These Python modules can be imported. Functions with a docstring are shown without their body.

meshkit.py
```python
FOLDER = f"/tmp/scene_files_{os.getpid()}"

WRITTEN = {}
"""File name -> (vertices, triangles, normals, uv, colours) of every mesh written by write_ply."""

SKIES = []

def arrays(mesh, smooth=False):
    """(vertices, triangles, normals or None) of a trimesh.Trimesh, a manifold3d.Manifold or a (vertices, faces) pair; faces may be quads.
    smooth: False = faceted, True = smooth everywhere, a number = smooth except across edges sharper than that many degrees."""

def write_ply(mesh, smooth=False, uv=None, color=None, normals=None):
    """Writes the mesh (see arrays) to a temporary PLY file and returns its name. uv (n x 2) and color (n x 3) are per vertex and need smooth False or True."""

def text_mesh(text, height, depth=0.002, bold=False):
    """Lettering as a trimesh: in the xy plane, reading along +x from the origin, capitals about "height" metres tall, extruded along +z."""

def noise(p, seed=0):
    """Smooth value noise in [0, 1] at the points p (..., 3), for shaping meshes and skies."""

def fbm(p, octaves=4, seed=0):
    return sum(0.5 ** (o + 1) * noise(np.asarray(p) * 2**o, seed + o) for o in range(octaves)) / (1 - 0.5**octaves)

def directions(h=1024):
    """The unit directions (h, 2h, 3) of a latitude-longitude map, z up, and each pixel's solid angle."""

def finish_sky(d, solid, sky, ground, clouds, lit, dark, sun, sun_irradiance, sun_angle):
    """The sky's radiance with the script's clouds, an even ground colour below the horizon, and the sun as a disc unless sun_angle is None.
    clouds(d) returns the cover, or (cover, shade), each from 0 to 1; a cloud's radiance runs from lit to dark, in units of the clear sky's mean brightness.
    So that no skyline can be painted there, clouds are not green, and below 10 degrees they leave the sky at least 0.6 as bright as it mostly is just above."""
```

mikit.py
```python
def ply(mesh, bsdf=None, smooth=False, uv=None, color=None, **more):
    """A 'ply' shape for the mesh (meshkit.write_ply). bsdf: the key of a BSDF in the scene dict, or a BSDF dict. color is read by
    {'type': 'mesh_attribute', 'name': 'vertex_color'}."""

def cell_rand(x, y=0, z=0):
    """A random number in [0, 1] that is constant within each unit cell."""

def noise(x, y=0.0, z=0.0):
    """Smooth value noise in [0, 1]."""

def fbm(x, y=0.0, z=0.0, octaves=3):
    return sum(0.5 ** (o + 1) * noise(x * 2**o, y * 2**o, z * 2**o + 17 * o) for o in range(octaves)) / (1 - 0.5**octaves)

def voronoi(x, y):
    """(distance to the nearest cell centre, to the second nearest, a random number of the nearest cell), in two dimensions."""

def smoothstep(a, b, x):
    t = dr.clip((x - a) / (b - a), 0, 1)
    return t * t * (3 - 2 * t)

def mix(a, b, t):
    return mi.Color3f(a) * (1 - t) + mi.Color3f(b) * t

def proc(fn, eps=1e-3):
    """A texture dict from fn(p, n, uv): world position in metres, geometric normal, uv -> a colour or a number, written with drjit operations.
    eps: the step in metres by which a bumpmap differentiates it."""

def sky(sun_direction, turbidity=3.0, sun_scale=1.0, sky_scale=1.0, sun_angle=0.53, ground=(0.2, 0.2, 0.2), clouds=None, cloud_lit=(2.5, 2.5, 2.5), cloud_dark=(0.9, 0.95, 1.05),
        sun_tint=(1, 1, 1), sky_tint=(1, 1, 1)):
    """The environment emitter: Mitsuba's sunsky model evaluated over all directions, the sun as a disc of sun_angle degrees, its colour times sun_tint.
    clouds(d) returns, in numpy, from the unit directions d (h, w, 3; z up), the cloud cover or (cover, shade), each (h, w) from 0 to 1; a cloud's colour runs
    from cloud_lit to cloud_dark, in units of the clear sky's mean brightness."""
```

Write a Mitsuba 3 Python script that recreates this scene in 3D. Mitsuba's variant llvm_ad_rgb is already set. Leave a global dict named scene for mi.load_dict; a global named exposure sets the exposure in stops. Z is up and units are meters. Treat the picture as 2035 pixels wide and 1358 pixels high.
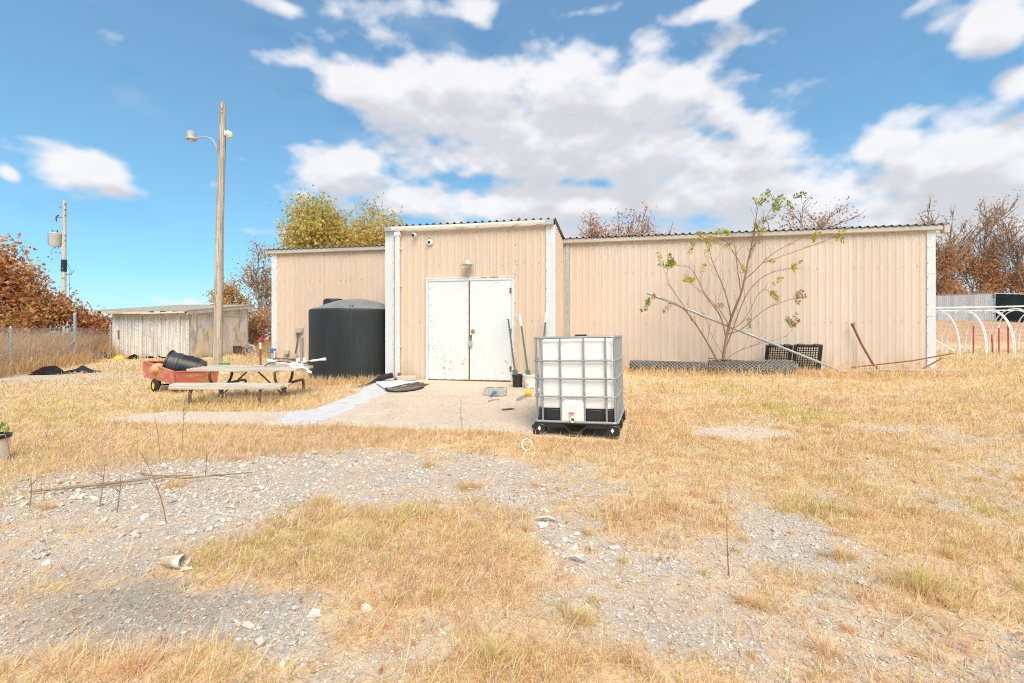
import math
import numpy as np, trimesh, mitsuba as mi, drjit as dr
import mikit, meshkit
from mikit import proc, fbm, noise, voronoi, smoothstep, mix, cell_rand

T = mi.ScalarTransform4f
scene, labels = {}, {}
RNG = np.random.default_rng(7)

# ------------------------------------------------------------------ camera, sky, exposure
EYE = 1.17
scene['camera'] = {'type': 'perspective', 'fov': 94.24, 'fov_axis': 'x', 'near_clip': 0.05, 'far_clip': 8000.0,
                   'to_world': T().look_at(origin=[0, 0, EYE], target=[0, 10, EYE], up=[0, 0, 1]),
                   'principal_point_offset_y': 0.011}
exposure = 3.28

CLOUD_BLOBS = [  # azimuth, elevation, half width, half height (degrees), weight
    (41.8, 9.4, 8.7, 2.3, 1.0), (29.2, 10.6, 9.4, 1.9, 0.9), (-41.7, 13.9, 2.8, 2.0, 1.1), (-43.2, 14.2, 1.5, 1.1, 0.8), (-38.5, 13.6, 1.4, 1.0, 0.5), (-46.9, 12.7, 0.6, 0.7, 0.9), (-13.7, 26.0, 8.5, 2.6, 1.15), (-4.7, 26.2, 8.3, 3.4, 1.2), 
    (6.3, 27.6, 6.3, 3.5, 1.2), (16.8, 25.3, 6.9, 3.5, 1.25), (23.7, 22.6, 2.6, 1.9, 0.9), (2.6, 21.7, 15.0, 3.7, 1.2), (14.3, 20.3, 9.0, 4.0, 1.2), (-18.7, 17.9, 4.6, 2.6, 0.95), 
    (-11.9, 19.3, 3.6, 2.4, 0.75), (-22.0, 21.0, 2.2, 1.2, 0.5), (-10.1, 15.7, 11.8, 2.5, 0.9), (4.4, 15.5, 14.0, 2.6, 1.1), (20.1, 15.4, 8.4, 3.7, 1.15), (27.8, 16.8, 3.5, 4.2, 1.15), 
    (31.9, 13.6, 4.4, 3.0, 1.1), (38.1, 15.7, 2.7, 3.1, 1.1), (42.8, 14.1, 4.1, 3.5, 1.25), (46.6, 13.5, 2.5, 3.0, 1.2), (38.3, 18.3, 1.9, 0.9, 0.7), (40.3, 10.6, 7.6, 2.0, 0.95), 
    (11.6, 11.4, 29.7, 2.2, 0.95), (45.2, 23.7, 2.4, 2.3, 1.1), (42.3, 25.3, 1.9, 1.2, 0.7), (46.8, 19.8, 1.7, 1.4, 1.0), (40.3, 27.1, 1.6, 0.7, 0.55), (-24.7, 27.9, 3.5, 1.6, 0.78), 
    (-16.2, 30.9, 5.6, 2.0, 0.78), (-27.6, 27.6, 1.5, 0.8, 0.6), (-27.3, 31.5, 4.1, 0.8, 0.8), (-6.5, 34.0, 5.5, 1.3, 0.85), (-2.9, 32.9, 2.3, 1.0, 0.6), (15.5, 30.0, 2.9, 1.9, 0.72), 
    (11.6, 33.9, 3.5, 0.6, 0.6), (22.5, 32.4, 5.6, 0.9, 0.85), (25.2, 29.7, 3.3, 1.3, 0.55), (27.0, 25.8, 1.8, 0.4, 0.45), (29.5, 21.9, 2.4, 1.5, 0.55), (-43.2, 26.3, 1.2, 1.0, 0.5), 
    (-40.4, 25.6, 1.2, 1.1, 0.35), (-22.8, 10.1, 4.4, 1.2, 0.6), (-34.1, 3.3, 4.6, 0.9, 0.75), (-12.8, 22.8, 5.3, 1.5, 0.6)]
CLOUD_BLOBS += [(a, e, 15, 6, 1.1) for a, e in ((80, 20), (110, 32), (140, 18), (175, 28), (-150, 22), (-120, 35), (-90, 15), (65, 42), (-60, 48), (-170, 50), (10, 60), (100, 62))]

def clouds(d):
    def density(az, el, v):
        w = (meshkit.fbm(v * 5.0, 4, 3) - .5) * 3.2
        w2 = (meshkit.fbm(v * 5.0 + 9.7, 4, 5) - .5) * 3
        a, e = az + w, el + w2 * .7
        acc = np.zeros_like(az)
        for ca, ce, ra, re, k in CLOUD_BLOBS:
            da = (a - ca + 180) % 360 - 180
            q = (da / (ra * 1.25)) ** 2 + ((e - ce) / (re * 1.3 * np.where(e < ce, .85, 1.0))) ** 2
            acc = np.maximum(acc, k * np.exp(-q ** 1.3 * .9)) + .12 * k * np.exp(-q * .7)
        f = meshkit.fbm(v * np.array([17, 17, 27.]), 6, 11)
        return acc * .92 + (f - .5) * 1.65, f
    az, el = np.degrees(np.arctan2(d[..., 0], d[..., 1])), np.degrees(np.arcsin(np.clip(d[..., 2], -1, 1)))
    x, f = density(az, el, d)
    up = d + np.array([-.012, -.02, .042]); up /= np.linalg.norm(up, axis=-1, keepdims=True)
    x2, _ = density(np.degrees(np.arctan2(up[..., 0], up[..., 1])), np.degrees(np.arcsin(np.clip(up[..., 2], -1, 1))), up)
    s = lambda a, b, t: (lambda q: q * q * (3 - 2 * q))(np.clip((t - a) / (b - a), 0, 1))
    cover = s(.33, 1.04, x) * .97
    cover = np.maximum(cover, .24 * s(.18, .9, meshkit.fbm(d * np.array([7, 7, 17.]), 5, 21) + .25 * x - .2))
    low = s(9, 1, el)
    cover = np.maximum(np.maximum(cover, low * .32), .10)
    shade = s(.35, 1.35, x2 + .45 * (x2 - x)) * .85 + (f - .5) * .5
    return cover, np.clip(shade, 0, 1)

scene['sky'] = mikit.sky([0.16, -0.62, 0.79], turbidity=2.6, sun_scale=0.33, sun_angle=42, sky_scale=1.0, ground=(.05, .045, .035),
                         sun_tint=(.96, 1.0, 1.07), sky_tint=(.345, .59, .575), clouds=clouds, cloud_lit=(2.36, 2.34, 2.38), cloud_dark=(1.58, 1.62, 1.72))

# ------------------------------------------------------------------ mesh helpers
_b = .1
_sg = np.array([[x, y, z] for x in (-1, 1) for y in (-1, 1) for z in (-1, 1)], float)
def _cham(h, b):
    h = np.asarray(h, float)
    out = []
    for k in range(3):
        m = np.full(3, b); m[k] = 0
        out.append(_sg * (h - m))
    return np.concatenate(out)
_tmpl = trimesh.Trimesh(_cham((1, 1, 1), _b), process=False)
def _hullfaces():
    v = _cham((1, 1, 1), _b)
    h = trimesh.convex.convex_hull(trimesh.PointCloud(v))
    idx = [int(np.argmin(((v - p) ** 2).sum(1))) for p in h.vertices]
    f = np.array(idx)[h.faces]
    n = np.cross(v[f[:, 1]] - v[f[:, 0]], v[f[:, 2]] - v[f[:, 0]])
    c = v[f].mean(1)
    bad = (n * c).sum(1) < 0
    f[bad] = f[bad][:, ::-1]
    return f
CHF = _hullfaces()
BXF = np.array([[0, 1, 3], [0, 3, 2], [4, 6, 7], [4, 7, 5], [0, 4, 5], [0, 5, 1], [2, 3, 7], [2, 7, 6], [0, 2, 6], [0, 6, 4], [1, 5, 7], [1, 7, 3]])

def rotz(a):
    c, s = math.cos(a), math.sin(a); return np.array([[c, -s, 0], [s, c, 0], [0, 0, 1.]])
def rotx(a):
    c, s = math.cos(a), math.sin(a); return np.array([[1., 0, 0], [0, c, -s], [0, s, c]])
def roty(a):
    c, s = math.cos(a), math.sin(a); return np.array([[c, 0, s], [0, 1., 0], [-s, 0, c]])

class MB:
    def __init__(s): s.v, s.f, s.n = [], [], 0
    def add(s, v, f):
        v = np.asarray(v, float); f = np.asarray(f, int)
        if f.shape[1] == 4: f = np.vstack([f[:, [0, 1, 2]], f[:, [0, 2, 3]]])
        s.v.append(v); s.f.append(f + s.n); s.n += len(v); return s
    def box(s, c, size, R=None, b=None):
        h = np.asarray(size, float) / 2
        v = _sg * h if b is None else _cham(h, min(b, h.min() * .9))
        if R is not None: v = v @ np.asarray(R).T
        return s.add(v + np.asarray(c, float), BXF if b is None else CHF)
    def bar(s, p, q, w, t, up=(0, 0, 1), b=None):
        p, q = np.asarray(p, float), np.asarray(q, float)
        x = q - p; L = np.linalg.norm(x); x = x / L
        up = np.asarray(up, float)
        if abs(x @ up) > .98: up = np.array([0, 1., 0])
        y = np.cross(up, x); y /= np.linalg.norm(y); z = np.cross(x, y)
        return s.box((p + q) / 2, (L, w, t), np.stack([x, y, z], 1), b)
    def tube(s, path, r, n=8, cap=True):
        p = np.asarray(path, float); k = len(p)
        r = np.broadcast_to(np.asarray(r, float), (k,))
        t = np.gradient(p, axis=0); t /= np.linalg.norm(t, axis=1, keepdims=True) + 1e-12
        a = np.cross(t[0], [0, 0, 1.] if abs(t[0, 2]) < .9 else [1., 0, 0]); a /= np.linalg.norm(a)
        A = []
        for i in range(k):
            a = a - t[i] * (a @ t[i]); a = a / (np.linalg.norm(a) + 1e-12); A.append(a)
        A = np.array(A); B = np.cross(t, A); ang = np.arange(n) * 2 * np.pi / n
        v = p[:, None] + r[:, None, None] * (np.cos(ang)[None, :, None] * A[:, None] + np.sin(ang)[None, :, None] * B[:, None])
        i, j = np.meshgrid(np.arange(k - 1), np.arange(n), indexing='ij')
        q = np.stack([i * n + j, i * n + (j + 1) % n, (i + 1) * n + (j + 1) % n, (i + 1) * n + j], -1).reshape(-1, 4)
        f = np.vstack([q[:, [0, 1, 2]], q[:, [0, 2, 3]]]); v = v.reshape(-1, 3)
        if cap:
            v = np.vstack([v, p[:1], p[-1:]]); m = k * n
            jj = np.arange(n); j2 = (jj + 1) % n
            f = np.vstack([f, np.stack([j2, jj, np.full(n, m)], 1), np.stack([(k - 1) * n + jj, (k - 1) * n + j2, np.full(n, m + 1)], 1)])
        return s.add(v, f)
    def lathe(s, prof, n=32, c=(0, 0, 0), R=None):
        prof = np.asarray(prof, float); k = len(prof); ang = np.arange(n) * 2 * np.pi / n
        v = np.stack([prof[:, :1] * np.cos(ang), prof[:, :1] * np.sin(ang), np.repeat(prof[:, 1:], n, 1)], -1).reshape(-1, 3)
        i, j = np.meshgrid(np.arange(k - 1), np.arange(n), indexing='ij')
        q = np.stack([i * n + j, i * n + (j + 1) % n, (i + 1) * n + (j + 1) % n, (i + 1) * n + j], -1).reshape(-1, 4)
        if R is not None: v = v @ np.asarray(R).T
        return s.add(v + np.asarray(c, float), q)
    def prism(s, poly, z0, z1, R=None, c=(0, 0, 0)):
        m = trimesh.creation.extrude_polygon(poly, z1 - z0, engine='earcut')
        v = np.array(m.vertices) + [0, 0, z0]
        if R is not None: v = v @ np.asarray(R).T
        return s.add(v + np.asarray(c, float), m.faces)
    def xf(s, M):
        M = np.asarray(M, float); s.v = [v @ M[:3, :3].T + M[:3, 3] for v in s.v]; return s
    @property
    def mesh(s): return trimesh.Trimesh(np.concatenate(s.v), np.concatenate(s.f), process=False)

def mat4(R=None, t=(0, 0, 0)):
    M = np.eye(4)
    if R is not None: M[:3, :3] = R
    M[:3, 3] = t; return M

USED = {}
def num(key):
    k = USED.get(key, -1) + 1; USED[key] = k
    return key if k == 0 else f'{key}_{k:03d}'
def thing(name, label, cat, group=None, kind=None):
    key = num(name); labels[key] = {'label': label, 'category': cat}
    if group: labels[key]['group'] = group
    if kind: labels[key]['kind'] = kind
    return key
def put(parent, name, mb, mat, smooth=40, label=None, kind=None, color=None, uv=None):
    key = num(f'{parent}__{name}' if parent else name)
    mesh = mb.mesh if isinstance(mb, MB) else mb
    scene[key] = mikit.ply(mesh, mat, smooth=smooth, color=color, uv=uv)
    if label or kind:
        labels.setdefault(key, {})
        if label: labels[key]['label'] = label
        if kind: labels[key]['kind'] = kind
    return key
def solo(name, mb, mat, label, cat, smooth=40, group=None, kind=None, color=None):
    key = thing(name, label, cat, group, kind)
    scene[key] = mikit.ply(mb.mesh if isinstance(mb, MB) else mb, mat, smooth=smooth, color=color)
    return key
def structure(name, mb, mat, smooth=False, color=None, uv=None, label=None):
    key = put(None, name, mb, mat, smooth, color=color, uv=uv)
    labels[key] = {'kind': 'structure'}
    if label: labels[key]['label'] = label
    return key

# ------------------------------------------------------------------ terrain height
_CP = np.array([(-5, 0, 0), (0, 0, 0), (5, 0, 0), (-8, 3, 0), (-2, 3.5, 0), (3, 3.5, 0), (8, 3.5, .03), (.9, 6, -.03), (1.3, 5.3, -.03), (.3, 5.7, -.03), (1.7, 6.4, -.01), (-3.6, 5.4, -.05), (-6, 6, -.06), (-4.9, 7.4, -.12), (-5.2, 9, -.06),
                (-8, 9.5, -.03), (-11, 9, 0), (-3.7, 11, .16), (-6, 12.2, .2), (-8.8, 14.3, .17), (-14, 14, .08), (-15, 20, .17), (-20, 15, .05), (-25, 25, .2), (-12, 28, .3), (2.2, 10.3, .37), (5, 10.2, .38),
                (8, 9.8, .38), (3, 8.2, .20), (6, 7.6, .2), (9, 7, .2), (6, 5.2, .05), (11, 9, .38), (13, 13, .44), (16, 18, .47), (20, 18, .5), (-1, 11, .2), (0, 14, .3), (-1.0, 7.5, .06), (-2.2, 9.3, .14), (-40, 40, .3), (-35, 8, 0), (35, 6, .2), (60, 20, .6), (-70, 70, .4)])
def zg(x, y):
    x, y = np.broadcast_arrays(np.asarray(x, float), np.asarray(y, float))
    sh = x.shape; x, y = x.ravel(), y.ravel()
    out = np.empty(len(x))
    for i in range(0, len(x), 200000):
        xx, yy = x[i:i + 200000, None], y[i:i + 200000, None]
        d = (xx - _CP[:, 0]) ** 2 + (yy - _CP[:, 1]) ** 2
        w = 1 / (d + .7 + .02 * yy ** 2) ** 2
        out[i:i + 200000] = (w * _CP[:, 2]).sum(1) / w.sum(1)
    # the bank that climbs behind the hoop frame on the right
    q = np.clip((y - 19.5) / 8.0, 0, 1); q = q * q * (3 - 2 * q)
    s = np.clip((x - 13) / 6, 0, 1); s = s * s * (3 - 2 * s)
    out += q * s * 1.55
    p = np.stack([x, y, 0 * x], -1)
    out += (meshkit.fbm(p * .9, 3, 2) - .5) * .05 * np.clip((y - 1) / 5, .3, 1)
    return out.reshape(sh)
def zg1(x, y): return float(zg(np.array([x]), np.array([y]))[0])
# ------------------------------------------------------------------ materials
def rgb(c): return {'type': 'rgb', 'value': list(c)}
def princ(key, color, rough=.6, **k):
    scene[key] = {'type': 'twosided', 'bsdf': {'type': 'principled', 'base_color': rgb(color) if isinstance(color, (tuple, list)) else color, 'roughness': rough, **k}}
def diff(key, color):
    scene[key] = {'type': 'twosided', 'bsdf': {'type': 'diffuse', 'reflectance': rgb(color) if isinstance(color, (tuple, list)) else color}}
VC = {'type': 'mesh_attribute', 'name': 'vertex_color'}
diff('vcol', VC)
scene['thin_vcol'] = {'type': 'principledthin', 'base_color': VC, 'roughness': .75, 'diff_trans': .95, 'spec_trans': 0.0}

def f_wall(p, n, uv):
    h = p.x * .98 - p.y * .19 + p.y * .9          # along the walls, either direction
    fade = smoothstep(.8, 2.0, p.x)      # the right wing has chalked paler
    c = mix(mix((.65, .50, .385), (.645, .525, .435), fade), mix((.665, .52, .405), (.66, .545, .455), fade), fbm(h * 1.4, p.z * .5, 3.1))
    u = (p.x - 1.2) * .982 - (p.y - 11.62) * .189
    c = c * (.955 + .07 * cell_rand(dr.floor(u / .912 + .001), 3, 7))
    streak = smoothstep(.45, .9, fbm(h * 9, p.z * .22, 1.7, octaves=2))
    c = mix(c, (.56, .425, .325), streak * .25)
    dirt = smoothstep(.75, .1, p.z - .35 + .45 * fbm(h * 5, p.z * 1.5, 4)) * smoothstep(.25, .7, fbm(h * 9, p.z * 2.2, 8))
    c = mix(c, (.50, .40, .24), dirt * .7)
    return c
princ('wall_paint', proc(f_wall), .5, specular=.3)

def f_white(p, n, uv):
    h = p.x + p.y * .7
    c = mix((.66, .68, .69), (.62, .645, .65), fbm(h * 3, p.z * .8, 2))
    g = smoothstep(.6, .8, fbm(h * 15, p.z * 4, 9)) * smoothstep(1.0, .1, p.z)
    return mix(c, (.55, .52, .40), g * .4)
princ('white_metal', proc(f_white), .4)

def f_door(p, n, uv):
    h = p.x * .98 - p.y * .19
    c = mix((.70, .72, .725), (.665, .69, .685), fbm(h * 4, p.z * 1.0, 2))
    g = smoothstep(.55, .8, fbm(h * 40, p.z * 3, 9)) * smoothstep(2.0, .3, p.z)
    c = mix(c, (.58, .57, .45), g * .40)
    r = smoothstep(.70, .76, fbm(h * 30, p.z * 30, 31)) * smoothstep(.55, .85, noise(h * 1.9, p.z * 1.6, 6))
    c = mix(c, (.42, .21, .09), r * .8)
    return mix(c, (.40, .22, .10), smoothstep(.235, .20, p.z) * smoothstep(.35, .6, fbm(h * 22, p.z * 9, 1)))
princ('door_paint', proc(f_door), .4)

def f_galv(p, n, uv):
    d, s, r = voronoi(p.x * 26 + p.y * 11, p.z * 26 + p.y * 19)
    return mix((.42, .45, .46), (.56, .58, .58), r)
princ('galvanized', proc(f_galv), .45, metallic=.55)
princ('zinc_tube', (.46, .48, .50), .38, metallic=.6)
princ('roof_metal', (.33, .33, .32), .45, metallic=.5)

def f_trim(p, n, uv):
    h = p.x + p.y
    c = mix((.47, .415, .345), (.535, .485, .415), fbm(h * 2, p.z * 8, 2))
    return mix(c, (.34, .24, .16), smoothstep(.62, .8, fbm(h * 1.5, p.z * 9, 7)) * .35)
princ('eave_paint', proc(f_trim), .5)
def f_gut(p, n, uv):
    h = p.x + p.y
    c = mix((.78, .76, .71), (.70, .66, .60), fbm(h * 2, p.z * 8, 2))
    return mix(c, (.40, .24, .12), smoothstep(.58, .72, fbm(h * 9, p.z * 26, 7)) * smoothstep(3.42, 3.36, p.z))
princ('gutter_paint', proc(f_gut), .45)

def f_blackplastic(p, n, uv):
    a = p.x * 3 + p.y
    c = mix((.018, .021, .023), (.036, .040, .043), fbm(a * 2, p.z * 1.2, p.y))
    s = smoothstep(.62, .8, fbm(a * 12, p.z * 1.0, 3))
    c = mix(c, (.046, .049, .051), s * .4)
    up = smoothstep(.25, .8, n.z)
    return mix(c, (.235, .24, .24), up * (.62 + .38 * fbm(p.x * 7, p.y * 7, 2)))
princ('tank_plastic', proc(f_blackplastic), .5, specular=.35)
princ('black_plastic', (.022, .022, .024), .42)
princ('grey_black_plastic', (.05, .052, .056), .4)
princ('black_rubber', (.025, .025, .025), .75)
def f_hdpe(p, n, uv):
    c = mix((.84, .84, .82), (.80, .80, .77), fbm(p.x * 3, p.y * 3, p.z * 3))
    return mix(c, (.66, .60, .46), smoothstep(.5, .12, p.z) * smoothstep(.4, .7, fbm(p.x * 11, p.y * 11, p.z * 6)) * .6)
princ('tote_plastic', proc(f_hdpe), .35, specular=.4)

def f_concrete(p, n, uv):
    c = mix((.61, .49, .375), (.675, .57, .46), fbm(p.x * .9, p.y * .9, 2, octaves=4))
    c = mix(c, (.54, .47, .38), smoothstep(.5, .75, fbm(p.x * 3.5, p.y * 3.5, 8, octaves=4)) * .5)
    d, s, r = voronoi(p.x * 55, p.y * 55)
    c = c * (.88 + .24 * r)
    speck = smoothstep(.80, .86, noise(p.x * 60, p.y * 45, 4)) * smoothstep(.45, .62, fbm(p.x * 1.4, p.y * 1.4, 3))
    c = mix(c, (.22, .18, .14), speck * .7)
    wob = .10 * (fbm(p.x * 2.1, 3, 1) - .5) + .03 * (fbm(p.x * 17, 5, 2) - .5)
    crack = smoothstep(.016, .004, dr.abs(p.y - 8.05 - wob)) + smoothstep(.012, .003, dr.abs(p.x + .75 + .25 * (p.y - 7) * .4 + 1.6 * wob)) * smoothstep(8.0, 7.7, p.y)
    c = mix(c, (.30, .24, .18), dr.clip(crack, 0, 1) * .6)
    # the white painted band that runs from the downspout to the near left edge
    e = smoothstep(-.04, .04, uv.x + .22 * (fbm(p.x * 6, p.y * 6, 5) - .5))
    w = mix((.64, .66, .685), (.57, .58, .59), fbm(p.x * 5, p.y * 5, 1))
    w = mix(w, c, smoothstep(.55, .75, fbm(p.x * 9, p.y * 9, 12, octaves=4)) * .8)
    return mix(c, w, e)
diff('concrete', proc(f_concrete))
def f_block(p, n, uv):
    d, s, r = voronoi(p.x * 90 + p.z * 40, p.y * 90 + p.z * 70)
    return mix((.40, .38, .34), (.55, .52, .46), r)
diff('block_concrete', proc(f_block))
def f_tanblock(p, n, uv):
    return mix((.56, .46, .34), (.68, .57, .43), fbm(p.x * 14, p.y * 14, p.z * 14))
diff('tan_block', proc(f_tanblock))

def wood(c1, c2, c3, axis):
    def f(p, n, uv):
        a, b = (p.x, p.z + p.y * .7) if axis == 'x' else (p.z, p.x + p.y * .8)
        g = fbm(a * 1.6, b * 55, 3, octaves=4)
        c = mix(c1, c2, smoothstep(.3, .7, g))
        crack = smoothstep(.63, .72, fbm(a * 2.5, b * 90, 9))
        c = mix(c, c3, crack * .8)
        return mix(c, c1, smoothstep(.55, .75, fbm(a * 3, b * 7, 4)) * .4)
    return proc(f)
diff('pole_wood', wood((.42, .345, .27), (.62, .535, .44), (.20, .15, .115), 'z'))
diff('grey_pole', wood((.50, .45, .40), (.66, .62, .57), (.36, .31, .27), 'z'))
diff('plank_wood', wood((.50, .435, .36), (.64, .58, .50), (.30, .25, .19), 'x'))
diff('stick_wood', wood((.27, .19, .13), (.38, .29, .2), (.12, .09, .07), 'x'))

def f_shed(p, n, uv):     # grey bleached boards, old ochre paint left under the eave and at the right
    h = p.x + p.y * .9
    g = fbm(h * 26, p.z * 1.5, 3, octaves=4)
    c = mix((.54, .51, .475), (.72, .685, .64), smoothstep(.3, .7, g))
    pat = smoothstep(.44, .58, fbm(h * 2.4, p.z * 1.1, 17, octaves=4))
    side = smoothstep(19.75, 19.95, p.y)
    eave = smoothstep(1.72, 2.0, p.z + .25 * (fbm(h * 8, 1, 2) - .5)) * (1 - side)
    paint = dr.maximum(pat * side * .9, eave)
    c = mix(c, mix((.84, .60, .30), (.88, .75, .55), fbm(h * 6, p.z * 3, 8)), paint * .75)
    c = mix(c, (.87, .82, .75), side * smoothstep(.42, .62, fbm(h * 3.1, p.z * 1.3, 27)) * .7)
    dark = smoothstep(.60, .70, fbm(h * 5, p.z * 1.8, 41, octaves=4)) * (.3 + .4 * side)
    c = mix(c, (.26, .20, .16), dark * .7)
    low = smoothstep(.60, .15, p.z - .1 + .5 * fbm(h * 14, p.z * 2, 6))
    return mix(c, (.20, .16, .12), low * .75)
diff('shed_boards', proc(f_shed))
diff('shed_trim', wood((.52, .47, .41), (.70, .66, .60), (.16, .12, .09), 'x'))
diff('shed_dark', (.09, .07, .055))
def f_roofing(p, n, uv): return mix((.36, .32, .27), (.46, .42, .36), fbm(p.x * 4, p.y * 4, 2))
diff('roofing', proc(f_roofing))

def f_redpaint(p, n, uv):
    c = mix((.50, .105, .075), (.60, .20, .14), fbm(p.x * 5, p.y * 5, p.z * 7))
    r = smoothstep(.52, .64, fbm(p.x * 4.2 + 3, p.y * 4.2, p.z * 6, octaves=4))
    c = mix(c, (.46, .23, .06), r * .85)
    return mix(c, (.62, .42, .34), smoothstep(.6, .72, fbm(p.x * 9, p.y * 9, p.z * 9 + 5)) * .5)
princ('cart_paint', proc(f_redpaint), .55)
def f_rust(p, n, uv):
    return mix((.17, .075, .04), (.30, .14, .07), fbm(p.x * 14, p.y * 14, p.z * 14))
princ('rust', proc(f_rust), .8)
def f_brownpipe(p, n, uv):
    return mix((.085, .055, .042), (.16, .095, .065), fbm(p.x * 9, p.y * 9, p.z * 16))
princ('brown_pipe', proc(f_brownpipe), .6)
princ('red_enamel', (.42, .045, .035), .5)
princ('yellow_plastic', (.80, .52, .03), .45)
princ('orange_plastic', (.74, .37, .19), .6)
princ('blue_enamel', (.035, .17, .42), .4)
princ('white_plastic', (.80, .80, .77), .4)
princ('pvc', (.82, .82, .80), .35)
princ('green_enamel', (.035, .085, .055), .5)
princ('green_plastic', (.05, .35, .14), .4)
princ('box_grey', (.46, .43, .35), .5)
princ('conduit_grey', (.30, .31, .32), .5)
princ('chrome_dull', (.55, .56, .57), .35, metallic=.7)
princ('brass', (.50, .33, .13), .4, metallic=.7)
princ('red_plastic', (.70, .10, .09), .4)
def f_dirtywhite(p, n, uv):
    return mix((.74, .70, .61), (.42, .31, .2), smoothstep(.45, .68, fbm(p.x * 11, p.y * 11, p.z * 9)) * smoothstep(.5, .1, p.z) * .9)
princ('dirty_white', proc(f_dirtywhite), .5)
princ('lamp_grey', (.44, .44, .43), .5)
princ('lamp_glass', (.72, .66, .50), .15)
princ('poly_sheet', (.016, .016, .018), .22, specular=.6)
def f_mat(p, n, uv):
    d, s, r = voronoi(p.x * 60, p.y * 60)
    return mix((.10, .095, .075), (.30, .27, .20), smoothstep(.3, .8, r * .6 + .4 * fbm(p.x * 16, p.y * 16, 2)))
diff('mat_fibre', proc(f_mat))
diff('dark_leaf', (.16, .105, .085))
def f_fabric(p, n, uv): return mix((.014, .02, .024), (.032, .042, .048), fbm(p.x * 2, p.z * 9, 3))
diff('dark_screen', proc(f_fabric))
def f_slat(p, n, uv): return mix((.52, .54, .56), (.66, .68, .70), cell_rand(dr.floor(p.x * 9), 1, 2))
princ('fence_white', proc(f_slat), .5)
diff('bark', (.30, .235, .19))
diff('twig_bark', (.30, .185, .14))

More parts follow.
